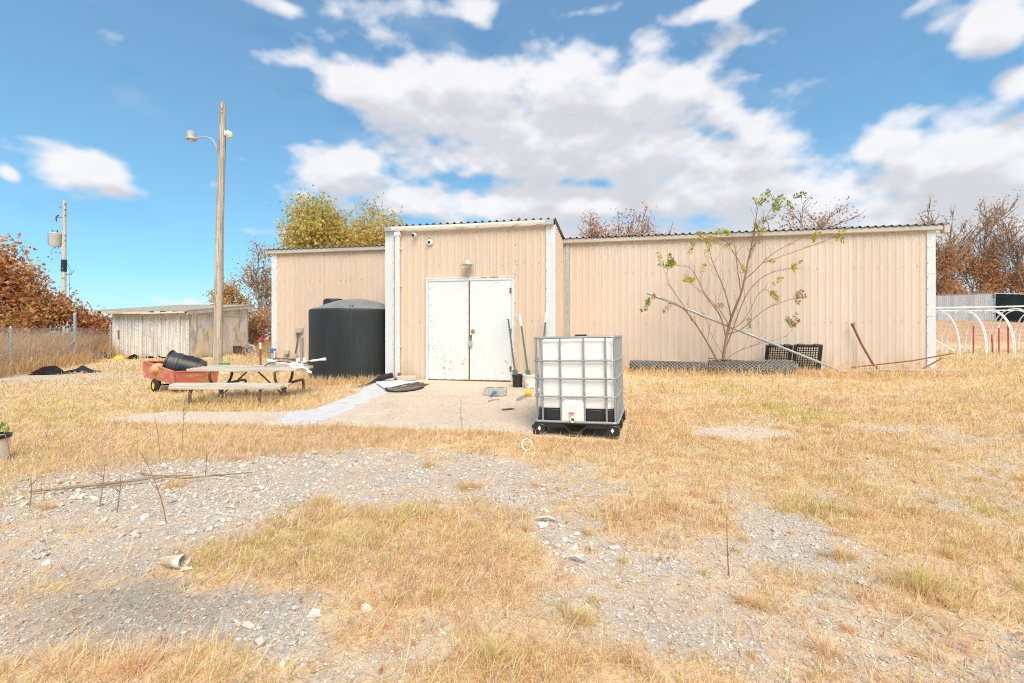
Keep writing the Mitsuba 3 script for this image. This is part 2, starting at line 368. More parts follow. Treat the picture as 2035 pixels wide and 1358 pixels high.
def f_ground(p, n, uv):
    cover, coarse = uv.x, uv.y
    d, s, r = voronoi(p.x * 46, p.y * 46)
    d2, s2, r2 = voronoi(p.x * 120 + 5, p.y * 120)
    soil = mix((.50, .395, .305), (.63, .52, .415), fbm(p.x * 3, p.y * 3, 1, octaves=4))
    peb = mix((.45, .405, .355), (.64, .59, .53), r) * (.72 + .28 * smoothstep(.0, .16, s - d))
    peb2 = mix((.43, .385, .335), (.61, .555, .49), r2) * (.78 + .22 * smoothstep(.0, .2, s2 - d2))
    g = mix(peb2, peb, smoothstep(.35, .6, fbm(p.x * 2.2, p.y * 2.2, 7)))
    g = mix(g, soil, smoothstep(.36, .62, fbm(p.x * 5, p.y * 5, 3, octaves=4)) * (.85 - coarse * .2))
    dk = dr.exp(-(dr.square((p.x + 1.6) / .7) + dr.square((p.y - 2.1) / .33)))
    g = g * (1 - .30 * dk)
    th = mix((.54, .385, .23), (.82, .64, .40), fbm(p.x * 60, p.y * 42, 5))
    th = mix(th, mix((.58, .40, .24), (.84, .66, .42), fbm(p.x * 4, p.y * 4, 2)), .55)
    th = mix(th, (.40, .40, .14), smoothstep(.60, .8, fbm(p.x * 1.1, p.y * 1.1, 13)) * .25)
    hf = fbm(p.x * 9, p.y * 9, 11) - .5 + .8 * (fbm(p.x * 47, p.y * 47, 4) - .5)
    c = mix(g, th, smoothstep(.08, .85, cover + .75 * hf))
    bank = smoothstep(.52, .85, p.z + .18 * (fbm(p.x * 1.2, p.y * 1.2, 3) - .5))
    return mix(c, mix((.40, .22, .135), (.60, .385, .25), fbm(p.x * 1.5, p.y * 3, 6, octaves=4)), bank * .85)
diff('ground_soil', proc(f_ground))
# ------------------------------------------------------------------ ground cover: where grass stands and where gravel lies bare
COVER = [(-3.03,3.74,0.91,0.58,-1),(-1.78,4.24,0.99,0.66,-1),(-0.48,3.87,0.65,0.70,-1),(-2.12,3.74,0.79,0.51,-0.9),(-2.16,2.66,0.56,0.53,-0.8),(-1.53,2.10,0.51,0.33,-1),(-1.76,1.92,0.30,0.15,-1),(0.31,2.60,0.30,0.31,-0.6),(1.69,2.66,0.37,0.26,-1),(1.95,1.9,0.41,0.25,-0.5),(1.28,1.77,0.37,0.17,-0.3),(1.04,2.27,0.36,0.24,-0.3),(4.56,5.58,0.35,0.2,-0.7),(5.04,5.00,0.48,0.3,-0.7),(-0.26,1.77,0.22,0.14,-0.5),(-0.88,1.82,0.23,0.18,-0.5),(0.58,1.95,0.25,0.21,-0.25),(0.22,3.29,0.35,0.61,-0.4),(0.75,3.87,0.33,0.41,-0.2),(3.07,3.29,0.35,0.25,-0.4),(-3.64,5.00,0.32,0.27,-0.6),(0.74,1.74,0.28,0.14,-0.4),(-0.99,2.94,0.68,0.57,0.9),(-1.20,2.48,0.45,0.28,0.9),(-0.40,2.27,0.43,0.44,0.6),(-4.34,4.16,0.26,1.59,0.8),(-2.13,2.06,0.20,0.15,0.8),(-1.49,1.66,0.35,0.11,0.8),(-0.03,1.64,0.35,0.10,0.6),(2.30,3.74,1.58,0.79,0.5),(2.48,2.66,0.42,0.39,0.6),(1.84,2.14,0.14,0.12,0.8),(-2.68,2.79,0.30,0.18,0.5),(-1.79,5.32,2.53,0.41,0.7),
         (-12.2, 12.0, 2.0, .75, -1.2)]
def cover(x, y):
    x, y = np.asarray(x, float), np.asarray(y, float)
    p = np.stack([x, y, 0 * x], -1)
    wx, wy = x + (meshkit.fbm(p * 1.7, 3, 31) - .5) * .5, y + (meshkit.fbm(p * 1.7 + 40, 3, 32) - .5) * .5
    c = np.full(x.shape, .50) + .36 * np.clip((y - 3.9) / 1.2, 0, 1)
    for cx, cy, rx, ry, a in COVER:
        q = ((wx - cx) / (rx * 1.2)) ** 2 + ((wy - cy) / (ry * 1.2)) ** 2
        c = c + a * .72 * np.exp(-q * 1.0)
    c = c + (meshkit.fbm(p * 3.1, 4, 33) - .5) * 1.25 + (meshkit.fbm(p * 11, 2, 34) - .5) * .35
    return np.clip(c, 0, 1)
def coarse(x, y):      # 1 where the bigger pale stones lie
    c = 0 * np.asarray(x, float)
    for cx, cy, rx, ry, a in ((-2.9, 3.85, 1.2, .7, 1), (-1.7, 4.5, 1.1, .5, .9), (-2.0, 3.0, .7, .45, .6), (.32, 2.55, .25, .3, .8), (-.9, 1.85, .3, .2, .5), (1.7, 2.6, .4, .3, .4)):
        c = np.maximum(c, a * np.exp(-(((x - cx) / rx) ** 2 + ((y - cy) / ry) ** 2)))
    return c

# ------------------------------------------------------------------ slab, walk, concrete patch
from shapely.geometry import Polygon, Point
import shapely
def zslab(x, y):
    return .042 * (y - 5.5) - .042 * np.maximum(-2.0 - x, 0) + .004
SLAB = Polygon([(-2.45, 10.25), (.98, 9.56), (.62, 7.6), (.24, 5.62), (-1.2, 5.78), (-2.7, 6.1), (-4.2, 6.42), (-5.6, 6.72), (-6.1, 7.15), (-5.5, 7.55), (-4.4, 7.28), (-3.45, 7.08), (-3.02, 7.22), (-2.8, 8.4), (-2.88, 9.85)])
def rough_poly(poly, step, amp, seed):
    ring = poly.exterior; n = int(ring.length / step)
    pts = np.array([ring.interpolate(i / n, normalized=True).coords[0] for i in range(n)])
    q = np.stack([pts[:, 0] * 2.2, pts[:, 1] * 2.2, 0 * pts[:, 0]], -1)
    pts = pts + amp * np.stack([meshkit.fbm(q, 4, seed) - .5, meshkit.fbm(q, 4, seed + 1) - .5], -1)
    return Polygon(pts).buffer(0)
SLAB = rough_poly(SLAB, .12, .16, 5)
def sheet(poly, zf, thick, step):
    m = trimesh.creation.extrude_polygon(poly, thick, engine='earcut')
    v, f = trimesh.remesh.subdivide_to_size(m.vertices, m.faces, step, max_iter=12)
    v = np.array(v); v[:, 2] += zf(v[:, 0], v[:, 1]) - thick
    return v, f
sv, sf = sheet(SLAB, zslab, .14, .5)
def line(x, y, a, b):
    n = np.array([-(b[1] - a[1]), b[0] - a[0]]); n = n / np.linalg.norm(n)
    return (x - a[0]) * n[0] + (y - a[1]) * n[1]
band = np.minimum(line(sv[:, 0], sv[:, 1], (-2.56, 6.2), (-2.15, 8.8)), (sv[:, 0] + 3.25) * 1.0)
structure('concrete_slab', (sv, sf), 'concrete', uv=np.stack([np.clip(band, -1, 1), band * 0], -1))
PATCH = rough_poly(Polygon([(2.05, 5.6), (2.35, 5.95), (2.9, 5.98), (3.2, 5.55), (3.15, 5.25), (2.7, 5.2), (2.35, 5.3)]), .07, .22, 9)
pv, pf = sheet(PATCH, lambda x, y: zg(x, y) + .012, .06, .25)
structure('concrete_patch', (pv, pf), 'concrete', uv=np.full((len(pv), 2), -1.0))

xs = np.concatenate([-np.geomspace(6.5, 3000, 60)[::-1], np.arange(-6.4, 6.45, .065), np.geomspace(6.5, 3000, 60)])
ys = np.concatenate([np.linspace(-60, -1, 10), np.arange(-.4, 1.0, .2), np.arange(1.0, 6.6, .065), np.geomspace(6.65, 3000, 105)])
gx, gy = np.meshgrid(xs, ys)
gz = zg(gx, gy)
near = (gy < 13) & (np.abs(gx) < 8)
inside = np.zeros(gx.shape, bool)
big = SLAB.buffer(.02)
inside[near] = shapely.contains_xy(big, gx[near], gy[near])
gz = np.where(inside, np.minimum(gz, zslab(gx, gy) - .035), gz)
rim = np.zeros(gx.shape, bool); rim[near] = shapely.contains_xy(SLAB.buffer(.30), gx[near], gy[near])
gz = np.where(rim & ~inside, np.clip(gz, zslab(gx, gy) - .05, zslab(gx, gy) + .0), gz)
ny, nx = gx.shape
i, j = np.meshgrid(np.arange(ny - 1), np.arange(nx - 1), indexing='ij')
gq = np.stack([i * nx + j, i * nx + j + 1, (i + 1) * nx + j + 1, (i + 1) * nx + j], -1).reshape(-1, 4)
gc, gk = cover(gx, gy).ravel(), coarse(gx, gy).ravel()
structure('ground', (np.stack([gx, gy, gz], -1).reshape(-1, 3), gq), 'ground_soil', smooth=True, uv=np.stack([gc, gk], -1))
from scipy.interpolate import RegularGridInterpolator
_gi = RegularGridInterpolator((ys, xs), gz, bounds_error=False, fill_value=0)
def gh(x, y): return _gi(np.stack([np.asarray(y, float), np.asarray(x, float)], -1))
def gh1(x, y): return float(gh(np.array([x]), np.array([y]))[0])

# ------------------------------------------------------------------ the metal building
TH = math.atan(.1926)
Uv, Vv = np.array([math.cos(TH), -math.sin(TH), 0]), np.array([math.sin(TH), math.cos(TH), 0])
BO = np.array([1.2, 11.62, 0])
BM = np.eye(4); BM[:3, 0], BM[:3, 1], BM[:3, 2], BM[:3, 3] = Uv, Vv, [0, 0, 1], BO
def B(u, v, z): return BO + u * Uv + v * Vv + np.array([0, 0, z])
UL, UR, PL, PR, PV = -7.96, 7.94, -3.63, .05, -2.0
ZE, ZB, ZS = 3.47, .30, .186
bld = thing('metal_building', 'low tan corrugated metal building with white corner trim and double doors', 'building')
P = .152
def profile(u0, u1, depth=.010):
    cols = []
    k0 = math.floor(u0 / P)
    for k in range(k0, math.ceil(u1 / P) + 1):
        for du, d in ((0, 0), (.044, 0), (.067, depth), (.091, depth), (.114, 0)):
            u = k * P + du
            if u0 < u < u1: cols.append((u, d))
        # a faint stiffening crease in the flat
        if u0 < k * P + .025 < u1: cols.append((k * P + .025, .0035))
    cols = [(u0, 0.0)] + sorted(cols) + [(u1, 0.0)]
    return np.array(cols)
def corr(u0, u1, z0, z1, off=0.0, depth=.010):
    pr = profile(u0, u1, depth); n = len(pr)
    zz = np.linspace(z0, z1, 2)
    v = np.concatenate([np.stack([pr[:, 0], -pr[:, 1] - off, np.full(n, z)], -1) for z in zz])
    a = np.arange(n - 1)
    return v, np.stack([a, a + 1, n + a + 1, n + a], -1)
def wall(u0, u1, z0, z1, M, name='wall_panel', first=None):
    u, k = u0, 0
    while u < u1 - .02:
        e = min((math.floor(u / .912 + 1e-6) + 1) * .912, u1)
        v, f = corr(u, e, z0, z1, .004 * (k % 2))
        put(bld, name, MB().add(v, f).xf(M), 'wall_paint', smooth=False)
        u, k = e, k + 1
def wm(v): return BM @ mat4(t=(0, v, 0))
wall(UL + .02, PL, ZB - .12, ZE - .06, wm(0))
wall(PR, UR - .02, ZB - .05, ZE - .06, wm(0))
DU0, DU1, DZ = -2.694, -.789, 2.33
wall(PL + .02, DU0, ZS + .01, ZE - .05, wm(PV))
wall(DU1, PR - .02, ZS + .01, ZE - .05, wm(PV))
wall(DU0, DU1, DZ, ZE - .05, wm(PV))
# side wall of the porch block: its own run, from the front corner back to the main wall
SM = BM @ np.array([[0, -1, 0, PR], [1, 0, 0, PV], [0, 0, 1, 0], [0, 0, 0, 1.]])
def side(M, u0, u1, z0, z1, name):
    v, f = corr(u0, u1, z0, z1); put(bld, name, MB().add(v, f).xf(M), 'wall_paint', smooth=False)
side(SM, .02, 1.0, ZS, ZE - .05, 'wall_panel'); side(SM, 1.0, 1.99, ZS, ZE - .05, 'wall_panel')
SL = BM @ np.array([[0, 1, 0, PL], [-1, 0, 0, 0], [0, 0, 1, 0], [0, 0, 0, 1.]])
side(SL, .01, 1.98, ZS, ZE - .05, 'wall_panel')
ER = BM @ np.array([[0, -1, 0, UR], [1, 0, 0, 0], [0, 0, 1, 0], [0, 0, 0, 1.]]); side(ER, .02, 9, .2, ZE + .1, 'end_wall')
EL = BM @ np.array([[0, 1, 0, UL], [-1, 0, 0, 0], [0, 0, 1, 0], [0, 0, 0, 1.]]); side(EL, -9, -.02, .1, ZE + .1, 'end_wall')
put(bld, 'rear_wall', MB().box((0, 9, 1.9), (15.8, .1, 3.5)).xf(BM), 'wall_paint', False)
put(bld, 'foundation', MB().box((0, .06, .12), (15.7, .10, .5)).xf(BM), 'block_concrete', False)

def roof(u0, u1, v0, v1, z0, slope):
    pr = profile(u0, u1, .032); n = len(pr)
    v = np.concatenate([np.stack([pr[:, 0], np.full(n, vv), z0 + (vv - v0) * slope + pr[:, 1] + dz], -1) for vv in (v0, v1) for dz in (0, -.004)])
    a = np.arange(n - 1)
    f = np.vstack([np.stack([a, a + 1, 2 * n + a + 1, 2 * n + a], -1), np.stack([n + a, n + a + 1, a + 1, a], -1), np.stack([3 * n + a, 3 * n + a + 1, n + a + 1, n + a], -1)])
    return MB().add(v, f)
put(bld, 'roof', roof(UL - .12, UR + .2, -.13, 4.6, ZE + .004, .06).xf(BM), 'roof_metal', False)
put(bld, 'roof', roof(UL - .12, UR + .2, 4.4, 9.1, ZE + .29, -.06).xf(BM), 'roof_metal', False)
put(bld, 'roof', roof(PL - .03, PR + .03, PV - .10, .2, ZE + .012, .02).xf(BM), 'roof_metal', False)
for u0, u1 in ((UL - .06, PL - .002), (PR + .002, UR + .10)):
    put(bld, 'eave_trim', MB().box(((u0 + u1) / 2, -.06, ZE - .053), (u1 - u0, .09, .105), b=.012).xf(BM), 'eave_paint')
put(bld, 'eave_trim', MB().box((UR + .16, -.05, ZE - .08), (.115, .13, .19), b=.012).xf(BM), 'eave_paint')
put(bld, 'eave_trim', MB().box((UL - .10, -.05, ZE - .07), (.075, .13, .15), b=.012).xf(BM), 'eave_paint')
# gutter and downspout of the porch block
g = MB(); c0, c1 = PL + .17, PR - .18
gp = np.array([(0, -.045), (-.09, -.045), (-.105, 0), (-.105, .045), (-.095, .048), (-.095, .0), (-.082, -.037), (0, -.037)])
gv = np.concatenate([np.stack([np.full(8, u), PV - .022 + gp[:, 0], ZE - .045 + gp[:, 1]], -1) for u in (c0, (c0 + c1) / 2, c1)])
gv[8:16, 2] -= .008
a = np.arange(8); gf = np.concatenate([np.stack([o + a, o + (a + 1) % 8, o + 8 + (a + 1) % 8, o + 8 + a], -1) for o in (0, 8)])
put(bld, 'gutter', MB().add(gv, gf).xf(BM), 'gutter_paint', False)
put(bld, 'gutter_end_cap', MB().box((PR - .10, PV - .07, ZE - .045), (.16, .11, .10), b=.006).xf(BM), 'galvanized')
put(bld, 'gutter_end_cap', MB().box((PL + .09, PV - .07, ZE - .045), (.15, .11, .10), b=.006).xf(BM), 'galvanized')
put(bld, 'downspout', MB().box((PL + .305, PV - .072, 1.80), (.105, .075, 3.13), b=.012).box((PL + .305, PV - .072, ZE - .16), (.135, .10, .10), b=.01).xf(BM), 'white_metal')
put(bld, 'downspout_outlet', MB().box((PL + .36, PV - .10, .29), (.07, .06, .10), b=.01).xf(BM), 'rust')
for z in (.9, 2.2, 3.0): put(bld, 'downspout_strap', MB().box((PL + .305, PV - .066, z), (.15, .085, .035), b=.004).xf(BM), 'white_metal')
# corner trim: L sections
def ltrim(u, v, su, sv_, w, w2, z0, z1, mat, label=None):
    m = MB().box((u + su * w / 2, v - .026, (z0 + z1) / 2), (w, .007, z1 - z0)).box((u - su * .003, v - .026 + w2 / 2, (z0 + z1) / 2), (.007, w2 - .008, z1 - z0))
    m.box((u + su * (w + .012), v - .016, (z0 + z1) / 2), (.024, .026, z1 - z0))
    put(bld, 'corner_trim', m.xf(BM), mat, False, label=label)
ltrim(PL, PV, 1, 1, .175, .2, ZS - .02, ZE - .09, 'white_metal')
ltrim(PR, PV, -1, 1, .155, .19, ZS - .02, ZE - .09, 'white_metal')
ltrim(UL, 0, 1, 1, .14, .2, ZB - .15, ZE - .105, 'white_metal')
ltrim(UR, 0, -1, 1, .135, .2, ZB - .02, ZE - .105, 'white_metal')
put(bld, 'corner_trim', MB().box((PR + .10, -.022, (ZB + ZE) / 2 - .05), (.10, .012, ZE - ZB - .1), b=.004).xf(BM), 'galvanized', label='dull speckled galvanized strip in the inner corner')
for z in (1.55, 2.45): put(bld, 'trim_joint', MB().box((UR - .07, -.0315, z), (.138, .004, .012)).xf(BM), 'eave_paint', False)
# screw heads: rows across the ribs and up the trims
sc = MB()
def screw(u, v, z): sc.box((u, v, z), (.014, .012, .014))
for z in (.55, 1.43, 2.62):
    for k in range(math.ceil(UL / P), int(UR / P)):
        if RNG.random() < .45: continue
        u = k * P + .028
        if u < PL or u > PR + .2: screw(u + RNG.normal(0, .006), -.006, z + RNG.normal(0, .01))
        elif not (DU0 - .05 < u < DU1 + .05 and z < DZ + .05): screw(u + RNG.normal(0, .006), PV - .006, z + RNG.normal(0, .01))
for u, v in ((PL + .187, PV - .03), (PR - .167, PV - .03), (UL + .15, -.03), (UR - .147, -.03), (DU0 - .02, PV - .008), (DU1 + .02, PV - .008), (PR + .155, -.01)):
    for z in np.arange(.6, 3.3, .30): screw(u, v, z + RNG.normal(0, .03))
put(bld, 'screw', sc.xf(BM), 'rust', False, kind='stuff')
# doors
fr = .052
fm = MB().box((DU0 + fr / 2, PV - .02, (ZS + DZ) / 2), (fr, .10, DZ - ZS), b=.006).box((DU1 - fr / 2, PV - .02, (ZS + DZ) / 2), (fr, .10, DZ - ZS), b=.006)
fm.box(((DU0 + DU1) / 2, PV - .02, DZ - fr / 2 + .002), (DU1 - DU0 - 2 * fr + .002, .098, fr), b=.006)
put(bld, 'door_frame', fm.xf(BM), 'white_metal')
put(bld, 'door_head_trim', MB().box(((DU0 + DU1) / 2, PV - .045, DZ + .012), (DU1 - DU0 + .02, .06, .022), b=.004).xf(BM), 'gutter_paint')
mid = (DU0 + DU1) / 2 + .01
for k, (a0, a1) in enumerate(((DU0 + fr + .004, mid - .006), (mid + .006, DU1 - fr - .004))):
    dk = put(bld, 'door', MB().box(((a0 + a1) / 2, PV - .032, (ZS + DZ - fr) / 2 + .012), (a1 - a0, .045, DZ - fr - ZS - .022), b=.005).xf(BM), 'door_paint', label='white steel door leaf with ' + ('green mildew streaks' if k == 0 else 'rust specks and a brass bolt'))
    hu = DU0 + fr if k == 0 else DU1 - fr
    for z in (.45, 1.22, 2.06):
        put(dk, 'hinge', MB().tube([(hu, PV - .065, z - .06), (hu, PV - .065, z + .06)], .012, 8).box((hu + (.02 if k == 0 else -.02), PV - .0565, z), (.036, .004, .11)).xf(BM), 'rust' if k else 'white_metal')
d2 = bld + '__door_001'
put(bld, 'astragal', MB().box((mid - .002, PV - .0575, 1.24), (.030, .006, 2.08), b=.002).xf(BM), 'rust', label='rust-streaked strip between the door leaves')
KR = rotx(math.pi / 2)
put(d2, 'dead_bolt', MB().lathe([(0, .03), (.02, .03), (.024, .024), (.024, .012), (.043, .010), (.045, 0)], 20, (mid + .077, PV - .056, 1.225), KR).xf(BM), 'brass')
put(d2, 'hasp', MB().box((mid + .035, PV - .061, 1.09), (.045, .010, .12), b=.003).xf(BM), 'rust')
put(d2, 'peephole', MB().box((mid + .56, PV - .056, 2.235), (.014, .006, .014)).box((mid + .605, PV - .056, 2.235), (.014, .006, .014)).xf(BM), 'rust', False)
put(d2, 'scrape', MB().box((mid + .78, PV - .0553, .60), (.085, .0015, .010), R=roty(.75)).box((mid + .80, PV - .0553, .585), (.07, .0015, .006), R=roty(.75)).xf(BM), 'rust', False)
put(bld, 'threshold', MB().box(((DU0 + DU1) / 2, PV - .03, ZS + .006), (DU1 - DU0 - .1, .10, .018), b=.004).xf(BM), 'rust')
lk = thing('padlock', 'grey combination lock box hanging between the white doors', 'padlock')
put(lk, 'lock_body', MB().box((mid + .028, PV - .083, .965), (.085, .035, .125), b=.012).xf(BM), 'zinc_tube')
put(lk, 'dial_plate', MB().box((mid + .028, PV - .102, .955), (.055, .004, .07), b=.002).xf(BM), 'box_grey')
put(lk, 'shackle', MB().tube([(mid + .028 + .026 * math.cos(t), PV - .08, 1.03 + .05 * math.sin(t)) for t in np.linspace(0, math.pi, 9)], .006, 6).xf(BM), 'chrome_dull')
# barn lamp over the doors
wl = thing('wall_lamp', 'grey dome lamp with wire guard above the double doors', 'lamp')
lu, lv, lz = -1.74, PV - .16, 2.60
put(wl, 'lamp_shade', MB().lathe([(.0, .105), (.045, .103), (.05, .085), (.075, .075), (.10, .05), (.112, .012), (.128, .004), (.13, -.006), (.12, -.006), (.105, .0), (.09, .035), (.05, .06), (0, .065)], 28, (lu, lv, lz)).xf(BM), 'lamp_grey')
put(wl, 'bulb', MB().lathe([(0, -.06), (.03, -.05), (.045, -.02), (.04, .02), (.03, .05), (0, .055)], 16, (lu, lv, lz)).xf(BM), 'lamp_glass')
gw = MB()
for a0 in (0, math.pi / 2):
    gw.tube([(lu + .085 * math.cos(t) * math.cos(a0), lv + .085 * math.cos(t) * math.sin(a0), lz - .005 + .105 * math.sin(t)) for t in np.linspace(math.pi, 2 * math.pi, 13)], .0045, 5)
put(wl, 'wire_guard', gw.xf(BM), 'lamp_grey')
put(wl, 'bracket', MB().box((lu, PV - .035, lz + .06), (.09, .03, .11), b=.01).tube([(lu, PV - .03, lz + .09), (lu, lv, lz + .10)], .018, 8).xf(BM), 'lamp_grey')
cm = thing('security_camera', 'small white bullet camera under the gutter left of the dome camera', 'camera')
put(cm, 'camera_body', MB().lathe([(0, 0), (.03, 0), (.036, .01), (.036, .10), (.03, .115), (0, .115)], 16, (-2.93, PV - .06, 3.285), rotx(math.pi / 2 + .25)).xf(BM), 'white_plastic')
put(cm, 'lens', MB().lathe([(0, .004), (.027, .004), (.03, 0)], 14, (-2.93, PV - .176, 3.256), rotx(math.pi / 2 + .25)).xf(BM), 'black_plastic')
put(cm, 'mount', MB().tube([(-2.99, PV - .02, 3.33), (-2.95, PV - .08, 3.30)], .012, 6).lathe([(0, .0), (.03, 0), (.03, .02), (0, .02)], 12, (-2.99, PV - .012, 3.335), KR).xf(BM), 'white_plastic')
cm = thing('security_camera', 'round white dome camera with dark lens high on the tan wall', 'camera')
put(cm, 'camera_body', MB().lathe([(0, .05), (.05, .045), (.066, .025), (.068, 0)], 22, (-2.616, PV - .024, 3.12), KR).xf(BM), 'white_plastic')
put(cm, 'lens', MB().lathe([(0, .03), (.018, .028), (.028, .015), (.03, 0)], 16, (-2.616, PV - .07, 3.12), KR).xf(BM), 'black_plastic')
put(cm, 'cable_plug', MB().box((-2.625, PV - .03, 3.21), (.022, .02, .022), b=.004).xf(BM), 'black_plastic')
rp = thing('roof_pipe', 'short slanted pipe sticking up behind the porch roof edge', 'pipe')
put(rp, 'pipe', MB().tube([B(-1.1, PV + .9, ZE + .02), B(-.86, PV + .9, ZE + .27)], .016, 8), 'rust')
put(rp, 'fitting', MB().tube([B(-.875, PV + .9, ZE + .25), B(-.83, PV + .9, ZE + .305)], .03, 8), 'rust')
# ------------------------------------------------------------------ water tank
wt = thing('water_tank', 'big black domed plastic water tank beside the left wing', 'tank')
TX, TY, TR = -3.66, 11.2, 1.04
tz = zg1(TX, TY - .6) - .04
prof = [(TR - .02, 0), (TR, .03), (TR + .004, .5), (TR, 1.0), (TR + .004, 1.5), (TR, 1.60), (TR - .012, 1.635), (TR - .05, 1.655), (.85, 1.70), (.65, 1.78), (.45, 1.845), (.25, 1.885), (.1, 1.90), (0, 1.90)]
tk = MB().lathe(prof, 96, (TX, TY, tz)); tm = tk.mesh; v = tm.vertices - [TX, TY, tz]
an = np.arctan2(v[:, 1], v[:, 0]); r = np.hypot(v[:, 0], v[:, 1])
for a0, wd, dp in ((-2.05, .035, .022), (-1.37, .03, .012)):      # moulded vertical creases
    k = np.exp(-((an - a0) / wd) ** 2) * (r > .8); tm.vertices[:, 0] -= np.cos(an) * dp * k; tm.vertices[:, 1] -= np.sin(an) * dp * k
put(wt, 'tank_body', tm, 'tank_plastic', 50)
put(wt, 'lid', MB().lathe([(.0, .30), (.20, .30), (.235, .28), (.25, .25), (.25, -.2), (0, -.2)], 32, (TX - .72, TY + .5, tz + 1.64)), 'black_plastic')
nb = MB(); a0 = -1.37
e = lambda rr, z, da=0: (TX + rr * math.cos(a0 + da), TY + rr * math.sin(a0 + da), tz + z)
nb.tube([e(.90, 1.70, -.035), e(1.04, 1.60), e(.90, 1.70, .035)], .012, 6)
put(wt, 'moulded_notch', nb, 'grey_black_plastic')

# ------------------------------------------------------------------ things on the left wing wall
def wall_box(name, label, u, z, w, h, d, cat, mat='box_grey'):
    k = thing(name, label, cat)
    put(k, 'housing', MB().box((u, -.024 - d / 2, z), (w, d, h), b=.008).xf(BM), mat)
    put(k, 'cover', MB().box((u, -.026 - d, z + .002), (w + .008, .012, h * .96), b=.004).box((u + w * .28, -.036 - d, z + .02), (.018, .01, .018), b=.003).xf(BM), mat)
    return k
k = wall_box('junction_box', 'beige electrical box highest on the wall beside the black tank', -7.09, 1.27, .20, .135, .09, 'electrical box')
cb = MB()
for du in (-.05, 0): cb.tube([B(-7.12 + du, -.05, 1.20), B(-7.13 + du * .6, -.05, 1.0), B(-7.16 + du * .5, -.06, .80), B(-7.2 + du * .5, -.05, .64)], .008, 5)
put(k, 'cable', cb, 'black_rubber', kind='stuff')
k = wall_box('junction_box', 'beige electrical box on a thin pipe nearest the blue hydrant', -7.48, .67, .155, .11, .08, 'electrical box')
put(k, 'conduit', MB().tube([B(-7.47, -.05, .62), B(-7.48, -.05, .18)], .013, 6), 'conduit_grey')
put(k, 'cable', MB().tube([B(-7.87, -.03, .52), B(-7.7, -.04, .49), B(-7.5, -.035, .50), B(-7.33, -.04, .47), B(-7.28, -.045, .47)], .010, 5), 'black_rubber')
wall_box('junction_box', 'small beige electrical box low on the wall left of the grey conduit', -7.25, .56, .17, .115, .08, 'electrical box')
k = wall_box('outlet_box', 'small white outlet box low on the wall beneath the grey conduit', -7.1, .46, .10, .10, .07, 'electrical box', 'white_plastic')
k = wall_box('outlet_box', 'small white outlet box touching the left edge of the black tank', -6.92, .47, .07, .12, .07, 'electrical box', 'white_plastic')
solo('conduit_pipe', MB().tube([B(-7.02, -.06, .20), B(-7.02, -.06, 1.08)], .036, 10), 'conduit_grey', 'thick grey conduit standing upright against the wall by the tank', 'pipe')
k = thing('water_hydrant', 'blue-handled water hydrant at the left corner of the building', 'hydrant')
hx = lambda u, z, v=-.14: B(u, v, z)
put(k, 'standpipe', MB().tube([hx(-7.86, .05), hx(-7.86, .66)], .042, 10), 'galvanized')
put(k, 'sleeve', MB().tube([hx(-7.94, .1), hx(-7.94, .55)], .022, 8), 'conduit_grey')
put(k, 'hydrant_head', MB().box(hx(-7.85, .72), (.09, .09, .12), b=.02).tube([hx(-7.85, .70), hx(-7.93, .68, -.2)], .026, 8).tube([hx(-7.84, .76), hx(-7.76, .74)], .03, 8), 'blue_enamel')
put(k, 'handle', MB().tube([hx(-7.80, .80), hx(-7.79, .52)], .017, 8), 'white_plastic')
# red yard hydrant
RX, RY = -6.92, 13.1; rz = zg1(RX, RY)
k = thing('yard_hydrant', 'red yard hydrant with white band standing left of the building', 'hydrant')
put(k, 'standpipe', MB().tube([(RX, RY, rz - .1), (RX - .01, RY, rz + .60)], .024, 10), 'rust')
put(k, 'white_band', MB().tube([(RX - .01, RY, rz + .60), (RX - .012, RY, rz + .78)], .029, 10), 'white_plastic')
put(k, 'hydrant_head', MB().box((RX, RY, rz + .85), (.10, .09, .12), b=.02).tube([(RX - .03, RY, rz + .84), (RX - .08, RY - .05, rz + .80)], .025, 8), 'red_enamel')
put(k, 'lever', MB().bar((RX - .01, RY, rz + .86), (RX + .05, RY, rz + .98), .03, .03, b=.006), 'red_enamel')
# pails
def pail(name, label, x, y, z, r, h, mat, rim=None, cat='bucket', tilt=None, full=None, handle=False):
    k = thing(name, label, cat)
    R = tilt if tilt is not None else np.eye(3)
    put(k, 'pail_body', MB().lathe([(0, 0), (r * .82, 0), (r * .85, .01), (r * .97, h - .03), (r * .97, h - .01), (r * .94, h - .01), (r * .80, .02), (0, .02)], 28, (x, y, z), R), mat)
    put(k, 'rim', MB().lathe([(r * .96, h - .035), (r * 1.05, h - .03), (r * 1.06, h), (r * .94, h + .004), (r * .93, h - .02), (r * .96, h - .035)], 28, (x, y, z), R), rim or mat)
    if full: put(k, 'soil', MB().lathe([(0, h - .055), (r * .6, h - .05), (r * .955, h - .06)], 20, (x, y, z), R), full)
    if handle:
        c = np.array([(r * 1.05 * math.cos(t), -.01 - r * .9 * math.sin(t) * .5, h - .03 - r * .8 * math.sin(t)) for t in np.linspace(0, math.pi, 11)])
        put(k, 'handle', MB().tube(c @ R.T + [x, y, z], .004, 5), 'zinc_tube')
    return k
pail('bucket', 'grey bucket at the foot of the wall touching the black tank', -5.35, 12.35, zg1(-5.35, 12.35), .15, .30, 'galvanized')
pail('bucket', 'white bucket with a green rim behind the lamp pole base', -7.5, 12.4, zg1(-7.5, 12.4) - .03, .13, .30, 'white_plastic', 'green_plastic')
pail('bucket', 'white bucket with dark lid at the left edge of the photo', -4.97, 4.5, zg1(-4.97, 4.5) - .02, .16, .27, 'dirty_white', 'black_plastic', full='dark_leaf')
pot = (.105, 9.12)
